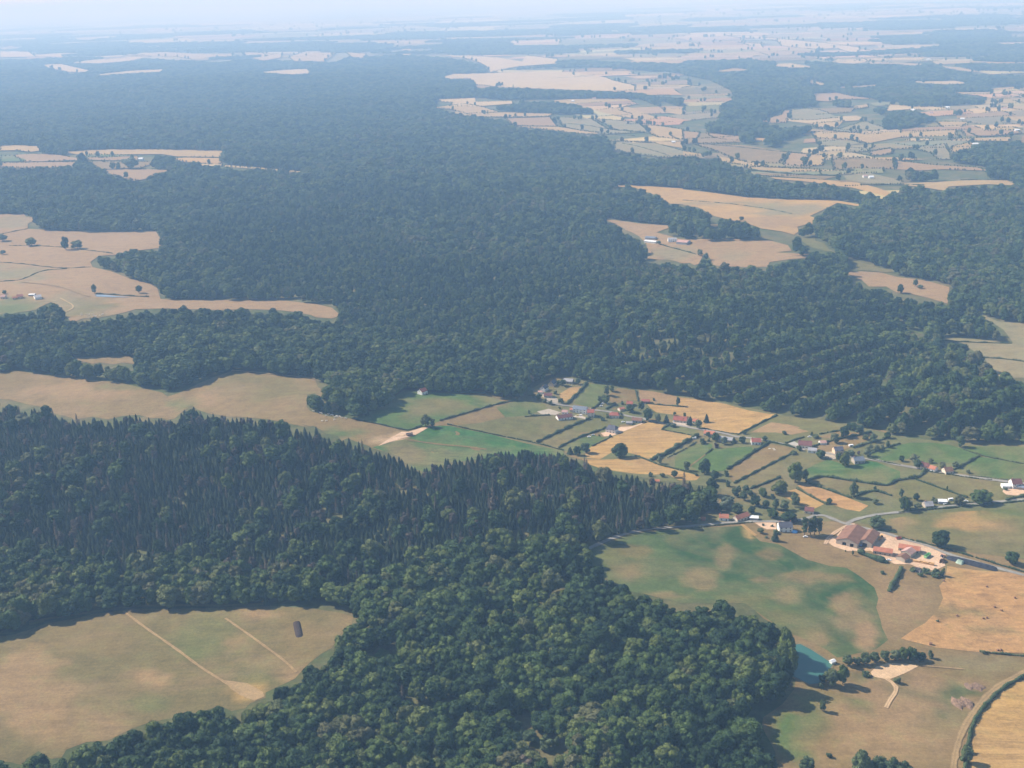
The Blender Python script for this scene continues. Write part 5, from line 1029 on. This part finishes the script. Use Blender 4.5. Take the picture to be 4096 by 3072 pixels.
# ------------------------------------------------------------------ single trees
TREES = [  # crop, then x,y of the foot, crown width, height, kind
 ("W3", "150,262,120,190,oak 225,295,140,230,oak 320,325,140,190,oak 420,350,140,200,oak 1855,530,165,185,oak 1960,540,90,130,field"),
 ("V1", "1680,1540,340,280,oak 1080,1470,210,210,field 930,1510,170,190,oak 800,1490,120,130,spruce 660,280,150,130,field 590,250,90,80,bush 930,255,130,130,field 100,470,150,150,field 250,520,140,120,field 350,580,110,90,bush 640,590,130,110,field 1440,450,130,190,field 1540,380,110,130,oak 1430,600,150,180,oak 1320,560,90,110,field 75,770,60,70,bush 540,430,90,80,bush 610,690,60,55,bush 1465,850,80,80,bush 1700,800,60,60,bush 1720,600,60,60,bush 170,500,90,80,bush 450,610,120,90,bush 1510,1190,70,60,bush 1310,1170,50,40,bush 1380,890,110,70,bush"),
 ("V2", "545,390,190,160,oak 720,370,150,180,field 855,550,190,240,oak 1020,580,130,180,field 1175,585,110,170,spruce 1320,450,70,75,field 1500,475,70,85,field 1580,620,110,150,spruce 1745,685,150,180,field 1885,575,100,175,spruce 1600,540,70,90,spruce 1380,285,90,170,field 950,190,60,60,bush 400,260,60,60,bush 130,480,70,70,bush 1060,1305,120,140,field 1310,1545,150,140,field 1540,1430,150,190,field 1850,1480,260,290,oak 1480,570,70,80,bush 1300,660,160,70,bush 900,1530,110,90,bush 1100,1540,130,90,bush 940,1240,80,60,bush 1700,1520,90,60,bush"),
 ("V3", "720,560,170,180,oak 590,480,100,110,field 870,610,150,160,silver 1040,590,90,130,spruce 1185,590,150,140,oak 730,670,110,110,purple 1930,435,110,85,bush 700,1240,180,190,oak 900,1170,120,120,bush 940,1350,110,120,bush 2120,1290,290,390,oak 1850,1480,360,260,oak 1560,1540,150,160,oak 1240,430,90,85,bush 1590,550,120,100,field 480,600,160,120,bush 1130,1430,130,100,bush 600,560,80,70,bush 2120,770,90,60,bush"),
 ("V4", "1060,590,175,200,field 720,500,140,90,field 650,450,65,70,spruce 800,850,190,165,oak 1230,995,220,280,oak 1110,910,150,160,field 1340,810,160,120,field 1640,825,180,175,field 1480,795,60,80,purple 1790,735,120,130,field 1895,715,80,110,field 2000,670,90,130,field 1590,530,130,110,field 1740,570,150,160,field 1990,500,130,130,oak 1230,490,200,210,oak 1490,440,180,190,field 1390,370,150,160,oak 2060,420,190,200,oak 530,1250,150,210,field 1400,1560,200,270,field 1770,1435,70,100,field 960,1660,130,110,field 350,1665,170,210,field 1780,1665,150,110,field 1310,350,130,140,oak 420,720,130,110,bush 330,790,110,80,bush 1690,720,110,120,field 2150,420,140,160,field"),
 ("V5", "40,470,110,120,oak 270,480,190,150,field 330,590,160,170,field 560,500,110,100,field 770,590,140,130,field 1000,590,140,120,field 1225,680,90,80,field 1080,215,170,220,field 845,985,45,120,field 305,1160,115,140,oak 40,1110,100,160,field 90,1340,230,260,oak 1050,1240,190,200,oak 1450,1205,400,270,oak 180,1310,170,170,field 330,1320,150,130,field 620,1190,140,100,bush 2000,1140,90,70,bush 500,640,60,60,bush 1890,980,90,60,bush"),
 ("V6", "1550,990,140,210,spruce 1290,850,140,110,field 2070,895,140,380,poplar 2170,885,130,330,poplar 2245,880,130,380,poplar 2330,870,120,340,poplar 1800,640,330,200,oak 1700,640,130,120,purple 1900,660,150,120,purple 1500,580,240,190,oak 1900,400,180,240,field 1720,440,190,190,field 1570,430,160,180,field 1380,410,160,160,field 1210,370,220,220,oak 1140,500,160,150,oak 680,430,240,260,silver 880,490,250,190,field 490,410,150,130,oak 320,460,170,110,field 150,600,180,160,field 1000,270,180,180,field 1330,200,170,170,oak 1400,940,80,50,bush 760,340,180,160,silver 600,470,160,120,field 130,680,160,120,field 1020,140,170,150,field 860,200,190,170,field 1100,190,140,120,field 1500,250,120,110,bush 1340,720,60,50,bush 1500,740,70,50,bush"),
 ("H", "1130,1420,90,80,field 1230,1490,120,90,field 1330,1530,110,90,bush 1180,1450,70,50,bush 1390,1520,70,70,bush"),
 ("I", "660,960,150,220,oak 670,1060,150,230,oak 640,1150,150,220,oak 1258,102,125,85,field 1668,222,125,115,oak 2125,335,95,85,oak 955,1125,105,115,field 1035,1118,85,130,oak 900,1105,60,60,bush 905,1290,50,75,field 1070,992,80,75,field 1125,990,70,60,bush 1180,985,80,80,field 1245,972,80,70,field 1310,966,70,75,field 1370,962,75,70,field 1425,960,80,90,oak 1480,958,90,85,oak 1535,958,80,60,oak 1600,945,45,55,bush 1830,1630,90,110,field 1835,1560,60,60,bush 1160,1735,150,190,field 1260,1745,140,160,field 1360,1755,150,150,field 1440,1750,120,120,field 795,1680,110,100,field 1945,918,40,28,bush 1650,712,25,18,bush 1490,380,40,25,bush 1640,390,50,30,bush 1290,400,40,25,bush 945,1590,50,35,bush 1390,1110,60,45,bush 1180,1060,70,35,bush 890,1140,50,40,bush 600,140,60,30,bush"),
 ("A", "428,1618,58,85,oak 205,1592,80,52,oak 500,1612,90,32,field 540,1078,50,85,oak 730,1097,45,45,oak 845,1092,120,36,field 20,1560,70,40,field 20,1650,40,30,field"),
 ("D", "612,243,40,58,field 900,238,52,48,field 25,745,90,50,oak"),
 ("W4", "1215,752,62,75,oak 1330,700,50,60,field 1370,716,50,35,field"),
 ("W2", "1330,720,130,120,field 1420,800,130,130,field 600,520,85,75,field 2060,100,110,80,field"),
 ("W1", "85,335,85,70,oak"),
 ("V7", "1200,830,110,60,bush 1370,850,140,60,bush 1500,900,150,90,bush 1600,900,90,110,bush 1300,900,110,60,bush 380,620,40,70,field 280,570,25,40,bush 780,580,60,40,bush"),
]
KW = dict(oak="dark green tree", field="green tree", bush="low bush", spruce="dark pointed conifer", silver="silvery tree", purple="purple-leaved tree", poplar="tall narrow poplar")
PR = dict(oak=("oak", 3, 15.0, 13.5), field=("field", 3, 12.0, 12.2), bush=("bush", 1, 5.2, 3.6), spruce=("spruce", 1, 5.2, 12), silver=("silver", 1, 12.0, 13), purple=("purple", 1, 9.6, 8.6), poplar=("poplar", 1, 7.0, 23))
used = {}
ti = 0
for crop, sps in TREES:
    k = CROPS[crop]
    for t in sps.split():
        a = t.split(','); u, v, w, h = map(float, a[:4]); kd = a[4]; U, Vv = k[0] + u / k[2], k[1] + v / k[2]; w /= k[2]; h /= k[2]
        X_, Y_ = cast(np.array([U]), np.array([Vv])); X_, Y_ = float(X_[0]), float(Y_[0]); D3 = math.sqrt(X_ * X_ + Y_ * Y_ + CAM_H ** 2); pm = FPX / D3
        dep = math.asin(CAM_H / D3); wm = w / pm; hm = max(wm * .45, (h / pm - wm * .30 * math.sin(dep)) / math.cos(dep))
        fam, nv, pw, phh = PR[kd]; s = wm / pw; szz = min(max(hm / phh, s * .55), s * 1.9)
        lm = min(LANDMARKS, key=lambda q: (q[0] - U) ** 2 + ((q[1] - Vv) * 1.6) ** 2); du, dv = U - lm[0], (Vv - lm[1]) * 1.6
        rel = ("right of" if du > 0 else "left of") if abs(du) > abs(dv) else ("in front of" if dv > 0 else "behind")
        far_ = math.hypot(du, dv); rel = ("just " if far_ < 45 else "") + rel if far_ < 160 else "well " + rel
        short = lm[2]; cut = [" with ", " of the ", " between ", " beside ", " among ", " under ", " behind ", " at the ", " on the ", " near ", " in the ", " right ", " left "]
        pos = [short.find(c) for c in cut if short.find(c) > 12]; short = short[:min(pos)] if pos else short
        base = f"{'small ' if wm < 7 and kd not in ('bush', 'poplar') else ('large ' if wm > 15 else '')}{KW[kd]} {rel} the {short}"
        used[base] = used.get(base, 0) + 1; c = used[base]
        lab = base if c == 1 else ["", "", "second ", "third ", "fourth ", "fifth ", "sixth ", "seventh ", "eighth ", "ninth ", "tenth ", "eleventh ", "twelfth ", "thirteenth ", "fourteenth "][min(c, 14)] + base
        nm = {"bush": "bush", "spruce": "garden_conifer", "poplar": "poplar"}.get(kd, "field_tree")
        tr = tree(nm, f"{fam}{ti % nv}", X_, Y_, s, lab, "bush" if kd == "bush" else "tree", {"bush": "bushes of the gardens and fields", "poplar": "row of poplars by the big white house"}.get(kd, "single trees of the fields and gardens"), szz); ti += 1

# ------------------------------------------------------------------ cattle
def skin_mesh(name, pts, edges, rad, sub=1):
    me = bpy.data.meshes.new(name); me.from_pydata(pts, edges, []); o = bpy.data.objects.new(name, me); COL.objects.link(o)
    m = o.modifiers.new("s", 'SKIN'); s = o.modifiers.new("u", 'SUBSURF'); s.levels = sub; s.render_levels = sub
    for i, r in enumerate(rad): o.data.skin_vertices[0].data[i].radius = r if isinstance(r, tuple) else (r, r)
    o.data.skin_vertices[0].data[0].use_root = True
    dg = bpy.context.evaluated_depsgraph_get(); dg.update(); nm = bpy.data.meshes.new_from_object(o.evaluated_get(dg)); nm.name = name; bpy.data.objects.remove(o); return nm
def cow_mesh(lying=False):
    z = 1.05 if not lying else .5
    P = [(0, 0, z), (.75, 0, z + .05), (-.75, 0, z + .03), (1.15, 0, z + .28), (1.55, 0, z + .22), (1.85, 0, z + .02), (-1.05, 0, z - .05), (-1.12, 0, z - .55)]
    E = [(0, 1), (0, 2), (1, 3), (3, 4), (4, 5), (2, 6), (6, 7)]; R = [.40, .38, .40, .22, .16, .10, .08, .04]
    for sx_, a in ((1, 1), (-1, 2)):
        for s in (-1, 1):
            n = len(P); P += [(.72 * sx_, .26 * s, z - .28), (.72 * sx_ + (.1 if lying else 0), .27 * s, max(.2, z - .62)), (.70 * sx_ + (.4 if lying else 0), .27 * s, .08)]
            E += [(a, n), (n, n + 1), (n + 1, n + 2)]; R += [.17, .10, .07]
    me = skin_mesh("cow", P, E, R); me.materials.append(simple_mat("white_coat" + str(lying), (0.74, 0.68, 0.58), .06)); return me
COW, COWL = cow_mesh(), cow_mesh(True)
for crop, ls, lab, grp, me, sc_c in (("W3", "205,320 300,345 322,353 390,385 428,362 458,374 486,380 520,410 552,402 592,400 540,390 505,447 325,464 388,464 620,417 680,428", "white cow standing in the herd below the little headland wood", "white cattle in the valley meadow", COW, 1.15),
                         ("W1", "1440,692 1442,716 1540,696 1576,702 1562,722 1640,702 1592,752 1662,724 1690,732 1762,726 1805,708 1828,700", "white cow in the herd of the left farm's pasture", "white cattle of the left farm", COW, 1.2),
                         ("V3", "1672,690 1750,692 1757,713", "white cow resting in the hedged dry strip", "resting white cattle", COWL, 1.1)):
    for t in ls.split():
        a = t.split(','); k = CROPS[crop]; X_, Y_ = cast(np.array([k[0] + float(a[0]) / k[2]]), np.array([k[1] + float(a[1]) / k[2]])); X_, Y_ = float(X_[0]), float(Y_[0])
        o = bpy.data.objects.new("cow", me); COL.objects.link(o); o.location = (X_, Y_, H1(X_, Y_) + .05); o.rotation_euler = (0, 0, random.choice((0, math.pi)) + random.uniform(-.6, .6)); o.scale = (sc_c,) * 3; tag(o, lab, "cow", grp)

# ------------------------------------------------------------------ things in the farmyard and gardens
def place(crop, u, v): k = CROPS[crop]; a, b = cast(np.array([k[0] + u / k[2]]), np.array([k[1] + v / k[2]])); return float(a[0]), float(b[0])
def aim(crop, p, q): a = place(crop, *p); b = place(crop, *q); return math.atan2(b[1] - a[1], b[0] - a[0])
def cyl(b, r, h, mtx, seg=14): bmesh.ops.create_cone(b, cap_ends=True, segments=seg, radius1=r, radius2=r, depth=h, matrix=mtx)
M_TYRE = simple_mat("tyre_rubber", (0.03, 0.03, 0.03))
def car(crop, u, v, ang, c, label, van=False):
    X_, Y_ = place(crop, u, v); r = root_empty("parked_car" if not van else "caravan", (X_, Y_, H1(X_, Y_) + .1), ang); tag(r, label, "car" if not van else "caravan")
    body = simple_mat("car_paint", c, .03, 1, .35); b = bmesh.new()
    if van: box(b, -2.6, 2.6, -1.1, 1.1, .45, 2.5)
    else: box(b, -2.1, 2.1, -.87, .87, .35, .95)
    bmesh.ops.bevel(b, geom=b.edges[:], offset=.14, segments=2, affect='EDGES'); fin("body", b, body, r)
    b = bmesh.new()
    if van: box(b, -1.6, 1.2, -1.12, 1.12, 1.4, 2.0)
    else:
        box(b, -1.45, 1.0, -.76, .76, .93, 1.45)
        for q in b.verts:
            if q.co.z > 1.2: q.co.x *= .72; q.co.y *= .86
    fin("windows", b, M_GLASS, r)
    if not van: b = bmesh.new(); box(b, -1.02, .70, -.64, .64, 1.455, 1.5); fin("roof", b, body, r)
    for sx_ in ((-1.3, 1.3) if not van else (-.3,)):
        for s in (-1, 1): b = bmesh.new(); cyl(b, .33, .2, Matrix.Translation((sx_, s * (.82 if not van else 1.0), .33)) @ Matrix.Rotation(math.pi / 2, 4, 'X')); fin("wheel", b, M_TYRE, r)
WHT = (0.82, 0.82, 0.80)
car("V2", 45, 248, .1, WHT, "white car parked by the garden below the green paddock"); car("V2", 20, 292, .0, WHT, "second white car below the first one by the green paddock")
car("V1", 1138, 1192, .1, WHT, "white car on the grass left of the big white house's drive"); car("V1", 1200, 1160, .2, (0.5, 0.5, 0.5), "grey car beside the white car near the big white house")
car("V1", 1735, 928, .0, WHT, "white car parked left of the small grey shed"); car("V1", 985, 810, .2, WHT, "white car behind the yellow one in front of the barn"); car("V1", 930, 815, .2, (0.7, 0.55, 0.2), "yellow car in front of the long white longhouse yard")
car("V2", 1335, 568, .0, WHT, "white van-like car in front of the broad red roof", True)
car("V4", 1345, 648, .2, WHT, "white caravan on the dry garden right of the ochre gable", True); car("V4", 610, 480, .1, WHT, "white car behind the maroon-roofed house")
car("V5", 912, 1160, .2, WHT, "white caravan right of the flat white-roofed shed", True); car("V5", 1185, 1178, -.2, WHT, "white car parked under the roadside trees"); car("V5", 820, 1232, .1, WHT, "white car at the roadside hedge gap")
car("V6", 2085, 925, .0, WHT, "white car at the foot of the poplars"); car("V1", 1025, 278, .1, WHT, "white car at the end of the garden wall by the wood")
car("V7", 222, 448, .2, WHT, "white car in front of the largest barn"); car("V7", 868, 690, -.2, WHT, "white car beside the small stone barn"); car("V2", 1665, 870, .3, WHT, "white caravan at the end of the bushy hedge", True)

def wheels(r, xs, y_, rad=.5):
    for q in xs:
        for s in (-1, 1): b = bmesh.new(); cyl(b, rad, .3, Matrix.Translation((q, s * y_, rad)) @ Matrix.Rotation(math.pi / 2, 4, 'X')); fin("wheel", b, M_TYRE, r)
def trailer(crop, u, v, ang, c, label, L=6, W=2.4, h=1.2):
    X_, Y_ = place(crop, u, v); r = root_empty("farm_trailer", (X_, Y_, H1(X_, Y_) + .1), ang); tag(r, label, "trailer"); b = bmesh.new(); l, w = L / 2, W / 2
    box(b, -l, l, -w, w, .8, 1.0)
    for q in ((-l, l, -w, -w + .1), (-l, l, w - .1, w), (-l, -l + .1, -w + .1, w - .1), (l - .1, l, -w + .1, w - .1)): box(b, *q, 1.003, 1.0 + h)
    fin("load_bed", b, simple_mat("trailer_paint", c, .1), r); b = bmesh.new(); box(b, l, l + 1.6, -.08, .08, .8, .95); fin("drawbar", b, M_DARK, r); wheels(r, (-1.0, .3), w - .3)
trailer("V7", 1392, 640, aim("V7", (1370, 655), (1420, 620)), (0.30, 0.55, 0.25), "light green trailer standing in the yard", 9, 2.6, 1.8)
trailer("V7", 740, 408, aim("V7", (705, 415), (790, 395)), (0.55, 0.30, 0.10), "orange trailer behind the brown barns", 6); trailer("V7", 1000, 398, .1, (0.35, 0.12, 0.08), "dark red trailer by the lane behind the yard", 5)
def tractor(crop, u, v, ang, c, label):
    X_, Y_ = place(crop, u, v); r = root_empty("tractor", (X_, Y_, H1(X_, Y_) + .1), ang); tag(r, label, "tractor"); b = bmesh.new(); box(b, -.2, 2.3, -.45, .45, .9, 1.7); fin("bonnet", b, simple_mat("tractor_paint", c), r)
    b = bmesh.new(); box(b, -1.4, -.2, -.7, .7, 1.0, 2.7); fin("cab", b, M_GLASS, r); b = bmesh.new(); box(b, -1.5, -.1, -.8, .8, 2.705, 2.85); fin("roof", b, simple_mat("tractor_roof", c), r)
    wheels(r, (-1.0,), 1.0, .85); wheels(r, (1.8,), .9, .5)
tractor("V7", 760, 372, 2.6, (0.60, 0.34, 0.06), "yellow tractor with raised frame behind the brown barns"); tractor("V7", 1600, 640, .4, (0.32, 0.14, 0.10), "brown tractor at the end of the black clamp"); tractor("V7", 470, 492, -.8, (0.2, 0.3, 0.5), "blue tractor in the bay of the narrower barn")
# straw: a stack in the yard and round bales on the stubble
M_STRAW = simple_mat("straw", (0.55, 0.33, 0.14), .25, 2.5)
X_, Y_ = place("V7", 1330, 725); r = root_empty("bale_stack", (X_, Y_, H1(X_, Y_)), aim("V7", (1265, 715), (1410, 745))); tag(r, "long stack of orange straw bales in the near yard", "bale stack")
for i in range(8):
    for j in range(2):
        b = bmesh.new(); box(b, -10 + i * 2.5, -7.58 + i * 2.5, -1.25 + j * 1.3, -.02 + j * 1.3, .05, 1.3 + .9 * ((i + j) % 3 > 0)); bmesh.ops.bevel(b, geom=b.edges[:], offset=.1, segments=1, affect='EDGES'); fin("straw_bale", b, M_STRAW, r)
for i, (u, v) in enumerate([(1605, 860), (2040, 900), (2060, 898), (1968, 487), (2018, 620), (2063, 642), (1777, 677), (1945, 693), (1970, 691), (1690, 450), (2150, 560)]):
    X_, Y_ = place("I", u, v); b = bmesh.new(); cyl(b, .85, 1.35, Matrix.Rotation(math.pi / 2, 4, 'X'), 18); bmesh.ops.bevel(b, geom=b.edges[:], offset=.08, segments=1, affect='EDGES')
    for q in b.verts: q.co *= random.uniform(.97, 1.03)
    o = fin("round_bale", b, simple_mat("old_straw", (0.22, 0.12, 0.07))); o.location = (X_, Y_, H1(X_, Y_) + .9); o.rotation_euler = (0, 0, random.uniform(0, 3)); o.scale = (1.7,) * 3 if i == 0 else (1.05,) * 3; tag(o, "round brown bale lying on the harvested stubble field", "bale", "bales on the stubble field")

def mound(name, crop, p, q, W, H, mat, label, cat, amt=.12, seed=1):
    a = place(crop, *p); b_ = place(crop, *q); L = math.hypot(b_[0] - a[0], b_[1] - a[1]); an = math.atan2(b_[1] - a[1], b_[0] - a[0]); cx, cyy = (a[0] + b_[0]) / 2, (a[1] + b_[1]) / 2
    rng = np.random.default_rng(seed); nx, ny = 40, 14; V = []; F = []
    for i in range(nx + 1):
        for j in range(ny + 1):
            s, t = i / nx * 2 - 1, j / ny * 2 - 1; e = max(0, 1 - abs(s) ** 6) ; w = max(0, 1 - abs(t) ** 2.4); hh = H * e * w * (1 + rng.uniform(-amt, amt)) - .4 * (1 - e * w)
            xx, yy = s * L / 2, t * W / 2 * (0.8 + .2 * e) * (1 + (.32 * math.sin(i * .33 + seed) + .10 * math.sin(i * .8)) * (amt > .125)) * (math.sqrt(max(.02, 1 - abs(s) ** 3)) if amt > .125 else 1); wx, wy = cx + xx * math.cos(an) - yy * math.sin(an), cyy + xx * math.sin(an) + yy * math.cos(an)
            V.append((wx - cx, wy - cyy, H1(wx, wy) - H1(cx, cyy) + hh))
    for i in range(nx):
        for j in range(ny): k_ = i * (ny + 1) + j; F.append((k_, k_ + ny + 1, k_ + ny + 2, k_ + 1))
    o = link(name, mesh_np(name, V, F), mat); o.location = (cx, cyy, H1(cx, cyy)); return tag(o, label, cat)
mound("silage_clamp", "I", (1700, 292), (2050, 378), 11, 2.2, simple_mat("black_sheeting", (0.035, 0.037, 0.045), .5, .5, .45), "long low clamp under black sheeting beside the lane", "silage clamp")
mound("sheeting_patch", "V7", (1790, 700), (1890, 735), 8, 2.7, simple_mat("pale_green_sheeting", (0.36, 0.45, 0.34), .2, .6, .5), "pale green sheet pile beside the black clamp", "tarpaulin", .1, 3)
mound("manure_heap", "G", (1918, 705), (1942, 815), 7, 1.7, simple_mat("dark_manure", (0.045, 0.03, 0.024), .4, 1.0), "long dark brown heap in the big dry pasture", "manure heap", .12, 4)
M_SOIL = simple_mat("pinkish_soil", (0.20, 0.128, 0.082), .45, .5)
mound("soil_heap", "S1", (490, 1040), (715, 1040), 16, 1.8, M_SOIL, "larger pinkish rubble heap left of the curved track", "soil heap", .14, 5)
mound("soil_heap", "S1", (610, 875), (830, 885), 12, 1.0, M_SOIL, "flatter pinkish soil heap above the rubble heap", "soil heap", .13, 6)
mound("straw_pile", "W3", (1380, 690), (1600, 665), 7, .8, simple_mat("pale_straw", (0.62, 0.43, 0.26), .2, .8), "pale straw scattered at the feeding place on the track crossing", "straw pile", .4, 7)
mound("earth_bank", "V7", (1200, 800), (1330, 850), 9, 2, simple_mat("grey_rubble", (0.20, 0.18, 0.17), .3, .8), "grey rubble bank below the yard", "rubble", .4, 8)
mound("earth_bank", "V7", (1560, 690), (1640, 720), 9, 2.2, M_SOIL, "pale spoil bank at the corner of the stubble field", "rubble", .4, 9)
# feeder at the crossing, garden pool, jetty hut at the pond
X_, Y_ = place("W3", 1615, 670); r = root_empty("cattle_feeder", (X_, Y_, H1(X_, Y_)), .3); tag(r, "dark cattle feeder on the bare track crossing", "feeder")
b = bmesh.new(); box(b, -4, 4, -1.8, 1.8, 2.6, 2.8); fin("roof", b, M_DARK, r); b = bmesh.new(); box(b, -3.6, 3.6, -1.3, 1.3, .4, 1.2); fin("trough", b, M_WOOD, r)
for sx_ in (-3.7, 3.7):
    for s in (-1.5, 1.5): b = bmesh.new(); box(b, sx_ - .1, sx_ + .1, s - .1, s + .1, -.5, 2.6); fin("leg", b, M_WOOD, r)
X_, Y_ = place("V6", 1890, 838); r = root_empty("garden_pool", (X_, Y_, H1(X_, Y_)), 0); tag(r, "round bright blue garden pool right of the big white house", "pool")
b = bmesh.new(); bmesh.ops.create_cone(b, cap_ends=False, segments=28, radius1=3.0, radius2=3.0, depth=1.3, matrix=Matrix.Translation((0, 0, .55))); fin("pool_wall", b, simple_mat("pool_liner", (0.10, 0.28, 0.60)), r)
b = bmesh.new(); bmesh.ops.create_circle(b, cap_ends=True, segments=28, radius=2.99, matrix=Matrix.Translation((0, 0, 1.05))); fin("pool_water", b, water_mat("pool_water", (0.10, 0.42, 0.75)), r)
X_, Y_ = place("I", 968, 980); r = root_empty("fishing_hut", (X_, Y_, H1(X_, Y_) + .2), .5); tag(r, "tiny pale hut on the bank of the turquoise pond", "hut")
fin("wall", pitched_walls(4, 3, 2, .8), WM_["white"], r); fin("roof", roof_bm(4, 3, 2, .8), RM_["white"], r)

# ------------------------------------------------------------------ the air
b = bmesh.new(); box(b, -64000, 64000, -1500, 84000, -60, 600)
hz = fin("haze", b, None); m = bpy.data.materials.new("haze_air"); m.use_nodes = True; nt = m.node_tree; nt.nodes.remove(nt.nodes["Principled BSDF"])
pv = nt.nodes.new("ShaderNodeVolumePrincipled"); nt.links.new(pv.outputs[0], nt.nodes["Material Output"].inputs["Volume"])
pv.inputs["Color"].default_value = (0.415, 0.665, 1.0, 1); pv.inputs["Density"].default_value = 0.000114; pv.inputs["Anisotropy"].default_value = 0.0
pv.inputs["Absorption Color"].default_value = (0.60, 0.43, 1, 1)
hz.data.materials.clear(); hz.data.materials.append(m); tag(hz, "pale blue summer haze", "haze", kind="stuff")
